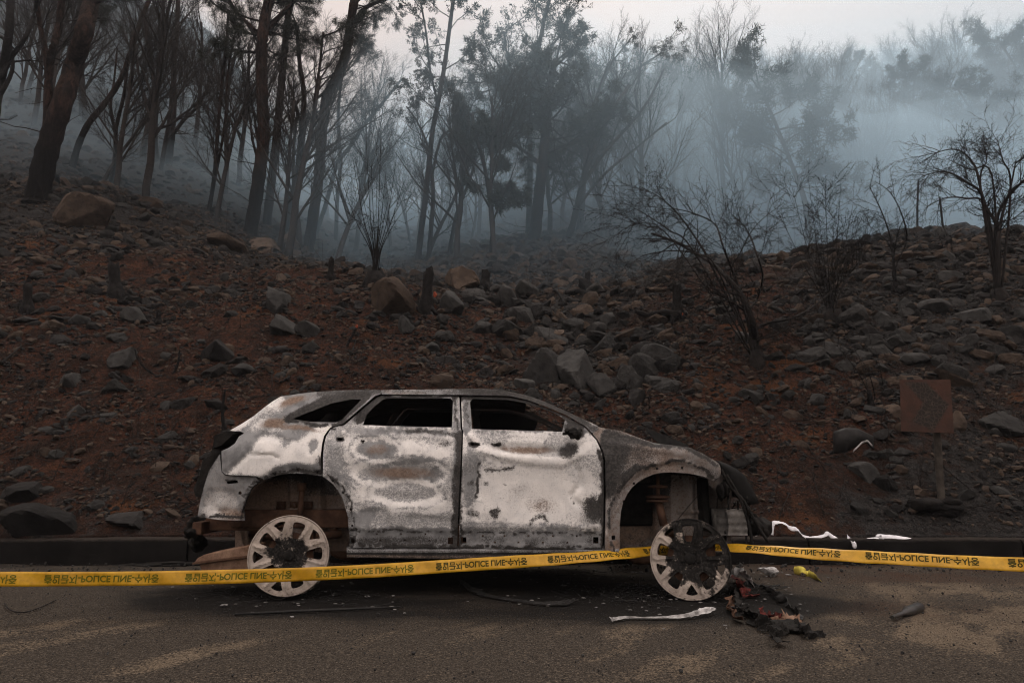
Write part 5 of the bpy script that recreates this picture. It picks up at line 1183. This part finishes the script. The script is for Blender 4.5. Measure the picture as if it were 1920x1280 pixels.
# tape --------------------------------------------------------------
TP = [(-1500,1112,3.5,0),(-900,1101,3.65,0),(-500,1093,3.8,0),(-170,1086,3.95,0),(-60,1085,4.0,0),(120,1085,4.08,3),(320,1083,4.2,0),(540,1077,4.38,4),(700,1069.5,4.5,8),(850,1060,4.62,14),(960,1053,4.70,20),(1060,1046.5,4.76,30),(1150,1039.5,4.83,42),(1215,1033,5.0,50),(1290,1028.5,5.06,58),(1357,1026,5.0,58),(1430,1030,4.84,52),(1500,1035.5,4.70,45),(1600,1042,4.52,38),(1700,1047.5,4.4,30),(1810,1053.5,4.25,22),(1920,1058,4.12,16),(2040,1064,4.0,10),(2400,1082,3.7,4),(3000,1110,3.45,0)]
TC = smoothpts([at(a, b, Y) for a, b, Y, _ in TP], 9); TR = np.radians(np.interp(np.linspace(0, 1, len(TC)), np.linspace(0, 1, len(TP)), [t[3] for t in TP]))
TS = np.concatenate([[0], np.cumsum(np.linalg.norm(np.diff(TC, axis=0), axis=1))]); TPX = np.interp(np.linspace(0, 1, len(TC)), np.linspace(0, 1, len(TP)), [t[0] for t in TP])
TW = .080
def tape_at(s, t, off=0.):
    s = np.asarray(s, float); c = np.stack([np.interp(s, TS, TC[:, i]) for i in range(3)], -1); r = np.interp(s, TS, TR)
    tg = np.stack([np.interp(s, TS, np.gradient(TC[:, i], TS)) for i in range(3)], -1); tg /= np.linalg.norm(tg, axis=-1, keepdims=True)
    up = np.stack([0*r, np.sin(r), np.cos(r)], -1); up -= tg*np.sum(tg*up, -1, keepdims=True); up /= np.linalg.norm(up, axis=-1, keepdims=True)
    nn = np.cross(tg, up); t = np.asarray(t, float)
    wob = .004*np.sin(s*5.1)*t/TW*2+.0035*np.sin(s*23+t*40)
    return c+up*t[..., None]+nn*(off+wob)[..., None]
ss = np.arange(0, TS[-1], .02); tt = np.linspace(-TW/2, TW/2, 7); S2, T2 = np.meshgrid(ss, tt, indexing='ij')
tape = thing('police_tape', tape_at(np.array(1.), np.array(0.)), 'yellow police line tape with dark lettering stretched across in front of the car', 'tape')
MB().grid(tape_at(S2, T2, np.zeros_like(S2))).build('tape_strip', M['tape'], tape, solid=.0006)
cu = bpy.data.curves.new('lettering', 'FONT'); cu.body = "\ucd9c\uc785\uae08\uc9c0-POLICE LINE-\uc218\uc0ac\uc911"; cu.size = .05; cu.offset = .0013; cu.resolution_u = 3
to = bpy.data.objects.new('lettering', cu); COL.objects.link(to); bpy.context.view_layer.update()
me = to.to_mesh(); LV = np.array([v.co[:2] for v in me.vertices]); LF = [tuple(p.vertices) for p in me.polygons]; to.to_mesh_clear()
bpy.data.objects.remove(to); bpy.data.curves.remove(cu)
LV -= LV.min(0); wd, hd = LV.max(0); LV *= [.605/wd, .049/hd]; LV[:, 1] = .0245-LV[:, 1]         # seen upside down from the back
s0 = float(np.interp(85, TPX, TS)); k0 = -int((s0-.02)/.745)
for k in range(k0, 24):
    s_ = s0+k*.745
    if s_ > TS[-1]-.62: break
    side = s_ > np.interp(1290, TPX, TS)
    MB().add(tape_at(s_+LV[:, 0], LV[:, 1]+(-.001 if not side else .006), np.full(len(LV), .0016)), LF).build('lettering', M['tape_ink_worn' if s_ < np.interp(700, TPX, TS) else 'tape_ink'], tape, smooth=False)
# rusty chevron sign --------------------------------------------------
b = hit(1766, 946); Ys = b[1]-.03
sign = thing('road_sign', b, 'rust burnt square chevron road sign on a leaning grey post', 'sign')
def mat_sign():
    m = NT('burnt_sign_face'); v = m.coord(); A = m.attr('burn'); n = m.noise(v, 7, 5, .6); n2 = m.noise(v, 40, 3)
    vo = m.n("TexVoronoi", feature='DISTANCE_TO_EDGE'); m.l(m.mix(.06, v, m.n("TexNoise").outputs['Color']), vo.inputs['Vector']); vo.inputs['Scale'].default_value = 24
    rust = m.mix(m.mr(n, .35, .65), (.055, .024, .016), (.035, .018, .013)); cr = m.mr(vo.outputs[0], .02, .09)
    dark = m.mix(cr, (.045, .032, .025), (.018, .0135, .011)); return m.done(m.mix(A[0], m.mix(m.mr(n2, .55, .8, 0, .4), rust, (.03, .018, .014)), dark), .85, .1, m.bump(m.math('ADD', n2, cr), .5, .004))
Q = np.array([at(1687, 712, Ys-.07), at(1782, 711, Ys-.07), at(1788, 812, Ys-.1), at(1690, 808, Ys-.1)])
a, bb = np.meshgrid(np.linspace(0, 1, 40), np.linspace(0, 1, 40), indexing='ij')
G = (Q[0]*(1-a)[..., None]+Q[1]*a[..., None])*(1-bb)[..., None]+(Q[3]*(1-a)[..., None]+Q[2]*a[..., None])*bb[..., None]
G[..., 1] += .006*np.sin(a*5)*bb
chev = poly(a*100, bb*100, [(8, 4), (52, 5), (94, 48), (62, 96), (22, 82), (44, 44)], 2.5)
mb = MB(); mb.grid(G[:, ::-1], Z3(chev, chev*0, chev*0)[:, ::-1]); B2 = G+[0, .004, 0]; mb.grid(B2, Z3(chev*0, chev*0, chev*0))
for e1, e2 in ((G[0], B2[0]), (B2[-1], G[-1]), (B2[:, 0], G[:, 0]), (G[:, -1], B2[:, -1])): mb.grid(np.stack([e1, e2]))
mb.build('panel', mat_sign(), sign, attr='burn')
MB().line(smoothpts([b-[0, 0, .3], b, at(1757, 815, Ys), at(1752, 735, Ys-.03)], 4), .0365, 14).build('post', plain('weathered_post', (.075, .065, .055), (.035, .03, .026), 9, .8, .1, .4), sign, angle=40)
melt('charred_heap', hit(1768, 958)+[0, 0, .02], (.24, .16, .10), 12, 77, M['char'], None); tag(bpy.data.objects['charred_heap'], 'black charred lump around the foot of the rusty sign', 'heap')
melt('ash_heap', onroad(300, 1064)+[0, .12, .0], (.42, .10, .035), 16, 78, M['soot'], None); tag(bpy.data.objects['ash_heap'], 'low heap of black ash at the kerb foot left of the silencer', 'ash heap')
# bent dark sheet lying on the right slope -----------------------------
p = hit(1600, 850); Ys2 = p[1]; G = []
for i, t in enumerate(np.linspace(0, 1, 26)):
    px = 1563+75*t; top = np.interp(t, [0, .3, .6, 1], [809, 802, 803, 818]); bot = np.interp(t, [0, .3, .65, .8, 1], [850, 848, 832, 829, 846]); yy = .28*np.clip((t-.55)/.45, 0, 1)**1.6+.1*np.clip((.3-t)/.3, 0, 1)**2
    G.append([at(px, top+(bot-top)*q, Ys2-.12+yy+.05*q*0-.05*math.sin(q*3.1)) for q in np.linspace(0, 1, 9)])
tag(MB().grid(np.array(G)[:, ::-1]).build('bent_sheet', M['sheet'], solid=.006), 'bent dark sheet metal panel lying on the right slope left of the sign', 'sheet metal')
sh = bpy.data.objects['bent_sheet']
rim_ = np.array([[at(1600+36*t, np.interp(t, [0, .45, .75, 1], [846, 829.5, 826, 836])+dy, Ys2-.17+.2*max(0, t-.4)) for dy in (-2, 2)] for t in np.linspace(0, 1, 14)])
MB().grid(rim_).build('folded_edge', M['silver'], sh, solid=.004)
# rusted silencer box under the rear end -------------------------------
P0 = onroad(420, 1076); Ym = 4.86
sil = thing('exhaust_silencer', P0, 'flattened rusty exhaust silencer box fallen beside the rear wheel', 'silencer')
mb = MB(); mb.prism([tuple(at(px, py, Ym)[[0, 2]]) for px, py in [(366,1054),(372,1045),(384,1039),(430,1029),(470,1021),(480,1022),(480,1040)]], 1, Ym-.02, Ym+.2); mb.build('lid', M['rust_pale'], sil, smooth=False, bevel=.008)
mb = MB(); mb.prism([tuple(at(px, py, Ym)[[0, 2]]) for px, py in [(372,1056),(480,1042),(480,1068),(430,1074),(380,1077)]], 1, Ym, Ym+.18); mb.build('box', M['rust_pale'], sil, smooth=False, bevel=.01)
mb = MB(); mb.prism([tuple(at(px, py, Ym)[[0, 2]]) for px, py in [(364,1056.5),(364,1053.5),(482,1038.5),(482,1041.5)]], 1, Ym-.03, Ym+.21); mb.build('seam', M['rust'], sil, smooth=False)
# ribbons and strips ----------------------------------------------------
def ribbon(name, pts, w, m, label, cat, tilt=(60,), group=None, thick=.0015, parent=None, k=7, taper=None, rag=0):
    """flat strip through 3-D points, rolled by the given angles (0 upright, 90 lying flat)"""
    P = smoothpts(pts, k); n = len(P); T = np.gradient(P, axis=0); T /= np.linalg.norm(T, axis=1, keepdims=True)+1e-9
    r_ = np.radians(np.interp(np.linspace(0, 1, n), np.linspace(0, 1, len(tilt)), tilt)); U = np.stack([0*r_, np.sin(r_), np.cos(r_)], -1); U -= T*np.sum(U*T, 1, keepdims=True); U /= np.linalg.norm(U, axis=1, keepdims=True)+1e-9
    ww = w if taper is None else w*np.interp(np.linspace(0, 1, n), np.linspace(0, 1, len(taper)), taper)[:, None]
    if rag: ww = np.broadcast_to(np.asarray(ww, float), (n, 1))*(1+rag*np.random.RandomState(n+int(P[0][0]*50) % 97).uniform(-.8, .6, (n, 1)))
    NN = np.cross(T, U); fo = lambda q: NN*(ww*(.12+rag)*fbm(np.arange(n)*.55+q*3, np.full(n, q*2.), n, 2)[:, None])
    G = np.stack([P-U*ww/2+fo(0), P-U*ww*.2+NN*ww*.08+fo(1), P+U*ww*.15+NN*ww*.1+fo(2), P+U*ww/2+fo(3)], 1)
    if rag: G[..., 2] = np.maximum(G[..., 2], zroad(G[..., 1])+.008)
    o = MB().grid(G).build(name, m, parent, solid=thick, smooth=not rag)
    if parent is None: tag(o, label, cat, group)
    return o
def kp(px, py, dy=.1): X = float(at(px, py, 6.8)[0]); return at(px, py, float(ykerb(X))+dy)
ribbon('ribbon', [kp(1445,1002), kp(1448,985), kp(1454,979), kp(1470,981), kp(1482,990), kp(1494,992), kp(1504,1003), kp(1520,1009), kp(1545,1004), kp(1552,1000), kp(1562,1007), kp(1572,1010)], .058, M['white_cloth'], 'white ribbon curling off the kerb just right of the car nose', 'ribbon', (10, 50, 75, 40, 70, 55, 80, 30, 70))
ribbon('ribbon', [kp(1588,1006), kp(1594,1011), kp(1601,1022,-.03), kp(1612,1013), kp(1640,1010), kp(1652,1012), kp(1648,1005,.14), kp(1662,1006,.14), kp(1690,1008), kp(1726,1014)], .062, M['white_cloth'], 'white ribbon lying flat along the kerb top left of the sign', 'ribbon', (20, 60, 10, 75, 60, 80, 50, 66, 74))
ribbon('ribbon', [kp(1414,1002), kp(1424,998), kp(1430,1000)], .05, M['white_cloth'], 'short white ribbon end showing between the burnt cables and the kerb', 'ribbon', (60, 30, 60))
R = onroad
ribbon('plastic_scrap', [R(1490,1070,.02), R(1505,1070,.035), R(1518,1077,.01), R(1536,1084,.02)], .075, M['yellow_scrap'], 'crumpled yellow scrap on the road below the kerb', 'scrap', (40, 75, 50, 80))
p = hit(1125, 548); pp3 = [p+np.array(d) for d in ((-.1, 0, .06), (-.03, -.03, .12), (.04, 0, .08), (.1, .03, .13))]
ribbon('cloth_scrap', pp3, .16, M['cream'], 'pale yellow cloth scrap lying in the burnt gully', 'scrap', (20, 60, 30, 70))
ribbon('silver_trim', [R(1144,1162,.015), R(1175,1157,.012), R(1230,1158,.008), R(1280,1155,.015), R(1320,1145,.03), R(1340,1140,.03)], .04, M['silver'], 'long curved silver trim strip lying in front of the front wheel', 'trim', (50, 70, 75, 65, 50, 60), taper=(.9, .6, .7, .75, 1, .5), thick=.002, rag=.25)
ribbon('black_trim', [R(864,1088,.03), R(890,1108,.02), R(930,1120,.01), R(1000,1130,.01), R(1050,1131,.015), R(1082,1124,.02)], .05, M['soot_gloss'], 'curved black trim strip on the road below the front door', 'trim', (40, 60, 75, 65, 60, 80), taper=(.4, 1, .7, .6, 1, .3), thick=.003, rag=.3)
ribbon('silver_scrap', [R(1368,1074,.05), R(1388,1072,.07), R(1402,1082,.05), R(1412,1096,.03)], .07, M['silver'], 'bent silver scrap right of the front wheel', 'scrap', (40, 50, 40, 30), thick=.002, rag=.4)
o = MB().line([R(440,1151,.012), R(560,1145,.014), R(660,1141,.012), R(752,1137,.01)], [.007, .009, .008, .005], 8).build('metal_rod', M['soot_gloss']); tag(o, 'long thin black rod lying on the road in front of the rear wheel', 'rod')
o = MB().line(smoothpts([R(8,1130,.01), R(20,1143,.01), R(45,1147,.01), R(75,1138,.01), R(105,1124,.01)], 5), .004, 5).build('wire', M['twig_far']); tag(o, 'thin curved wire lying on the road at the left', 'wire')
# burnt heap right of the front wheel: separate scraps lying over each other
for k, (pts, w, m, lab) in enumerate([
  ([(1372,1100),(1385,1125),(1400,1150),(1425,1165),(1450,1185),(1458,1198)], .07, 'soot', 'longest black burnt strip hanging down from the front wheel'),
  ([(1395,1092),(1430,1100),(1460,1115),(1485,1140),(1500,1148)], .05, 'soot_gloss', 'upper black strip arching right from the front wheel'),
  ([(1385,1088),(1398,1100),(1402,1118)], .10, 'red_scrap', 'singed red plastic piece beside the front wheel'),
  ([(1425,1148),(1445,1155),(1470,1158)], .05, 'red_scrap', 'singed red strip in the middle of the burnt heap'),
  ([(1455,1165),(1475,1158),(1492,1168),(1500,1160)], .07, 'rust_pale', 'tan crumpled scrap at the right end of the burnt heap'),
  ([(1375,1118),(1370,1140),(1385,1155)], .05, 'rust', 'rusty loop of burnt trim beside the front wheel'),
  ([(1450,1195),(1465,1175),(1490,1172),(1510,1182),(1530,1190)], .06, 'soot', 'black crumpled end of the burnt heap nearest the road')]):
    ribbon('burnt_strip', [R(x, y, .012+.03*((i+k) % 2)) for i, (x, y) in enumerate(pts)], w, M[m], lab, 'scrap', (50, 75, 40, 80), thick=.0025, rag=.7, k=9)
melt('burnt_lump', R(1485, 1175, .02), (.10, .09, .02), 14, 91, M['soot'], None); tag(bpy.data.objects['burnt_lump'], 'black crusty lump at the end of the burnt strips', 'lump')
V, F = rockshape(3, 55, 14, .35, .9, .25); o = bpy.data.objects.new('crumpled_foil', rockmesh('crumpled_foil', V*[.085, .07, .045], F, M['silver'])); COL.objects.link(o); o.location = (R(1443, 1080)+[0, 0, .03]).tolist(); tag(o, 'crumpled silver foil lump by the kerb right of the front wheel', 'foil')
d = nrm(R(1724, 1138)-R(1673, 1157)); c = R(1673, 1157, .02); ax = Vector(d.tolist()); L = float(np.linalg.norm(R(1724, 1138)-R(1673, 1157)))
bot = MB().lathe([(0, 0), (.011, 0), (.012, .1*L), (.012, .35*L), (.03, .55*L), (.031, .95*L), (.026, L), (0, L)], Matrix.Translation(c.tolist()) @ ax.to_track_quat('Z', 'Y').to_matrix().to_4x4(), 20).build('bottle', M['bottle'], angle=50)
tag(bot, 'dark glass bottle lying on the sandy road', 'bottle')
# burnt tyre wire and ash on the ground (nobody could count it)
r = np.random.RandomState(6); mb = MB()
for cx, cy, n, sp in ((1230, 1115, 150, 75), (540, 1120, 110, 85), (1400, 1110, 70, 50), (1180, 1110, 90, 60), (1020, 1085, 50, 150)):
    for k in range(n):
        px, py = cx+r.normal()*sp, cy+abs(r.normal())*16-14
        if py > 1215 or py < 1060: continue
        c = R(px, py, .008); a_ = r.uniform(0, 6.28); L = r.uniform(.02, .11)
        mb.line([c+np.array([math.cos(a_)*L*t, math.sin(a_)*L*t, .006*r.rand()+.02*t*t*r.rand()]) for t in (-1, -.3, .4, 1)], r.uniform(.001, .0032), 4)
tag(mb.build('wire_debris', M['soot_gloss']), None, None, None, 'stuff')
mb = MB()
for k in range(260):
    cx, sp = ((1240, 70), (560, 90), (1080, 200), (1420, 60))[k % 4]; px, py = cx+r.normal()*sp, 1100+r.normal()*30
    if not 1062 < py < 1200: continue
    V, F = rockshape(1, k, 5, .4, .9, .2); s = r.uniform(.003, .010)*(1 if k % 11 else 1.8); mb.add(V*[s*1.5, s, s*.35]+R(px, py, .012), F)
tag(mb.build('ash_debris', plain('grey_ash_flakes', (.22, .215, .21), (.08, .078, .075), 30, .9), smooth=False), None, None, None, 'stuff')
# ------------------------------------------------------------------ air: thin haze everywhere, smoke hanging in the valley
def volmat(name, col, dens, aniso):
    m = bpy.data.materials.new(name); m.use_nodes = True; t = m.node_tree; t.nodes.clear()
    o = t.nodes.new("ShaderNodeOutputMaterial"); v = t.nodes.new("ShaderNodeVolumePrincipled")
    v.inputs['Color'].default_value = (*col, 1); v.inputs['Density'].default_value = dens; v.inputs['Anisotropy'].default_value = aniso
    t.links.new(v.outputs[0], o.inputs['Volume']); return m
tag(MB().box((0, 72, 60), (420, 260, 124)).build('haze', volmat('haze_air', (.86, .92, 1), .0006, .3), smooth=False), None, None, None, 'stuff')
def smoke(name, dens, y1, y2, hfun, col=(.66, .86, 1.0)):
    u = np.linspace(-1.25, 1.25, 60); y = y1*(y2/y1)**np.linspace(0, 1, 44); Y, U = np.meshgrid(y, u, indexing='ij')
    Y2 = Y+np.where(np.arange(44)[:, None] < 6, 1, 0)*2.2*fbm(U*5, U*3+dens*900, 4, 3)
    Y2 = Y2+5*sstep(-.2, -.45, U)*(1-sstep(20, 60, Y)); X = U*Y2; zb = hill(X, Y2)-1.0; H = np.maximum(hfun(U, Y2), 1.2)+0.0
    edge = np.minimum(np.minimum(np.arange(44)/6, (43-np.arange(44))/3)[:, None], np.minimum(np.arange(60)/4, (59-np.arange(60))/4)[None])
    H = H*np.clip(edge, .02, 1)**.6
    zt = zb+H; mb = MB()
    mb.grid(np.stack([X, Y2, zt], -1)[:, ::-1]); mb.grid(np.stack([X, Y2, zb], -1))
    T = np.stack([X, Y2, zt], -1); B = np.stack([X, Y2, zb], -1)
    for a, b in ((T[0], B[0]), (B[-1], T[-1]), (B[:, 0], T[:, 0]), (T[:, -1], B[:, -1])): mb.grid(np.stack([b, a]))
    o = mb.build(name, volmat(name+'_air', col, dens, .62))
    import bmesh
    bm = bmesh.new(); bm.from_mesh(o.data); bmesh.ops.remove_doubles(bm, verts=bm.verts, dist=1e-3)
    bmesh.ops.recalc_face_normals(bm, faces=bm.faces); bm.to_mesh(o.data); bm.free(); tag(o, None, None, None, 'stuff')
def h1(U, Y): return (9.5+2.4*fbm(U*4, Y*.15, 61, 3))*(.28+.72*sstep(-.5, -.12, U))
def h2(U, Y): return (9.5+4*fbm(U*6, Y*.1, 62, 3)+3*sstep(32, 60, Y))*(.22+.78*sstep(-.4, -.05, U))
def h3(U, Y): return (17+4*fbm(U*3, Y*.08, 63, 3)+4*sstep(40, 80, Y))*(.25+.75*sstep(-.5, -.1, U))
smoke('smoke', .024, 15.5, 46, h1)
smoke('smoke', .009, 21, 135, h2)
smoke('smoke', .004, 19, 150, h3)
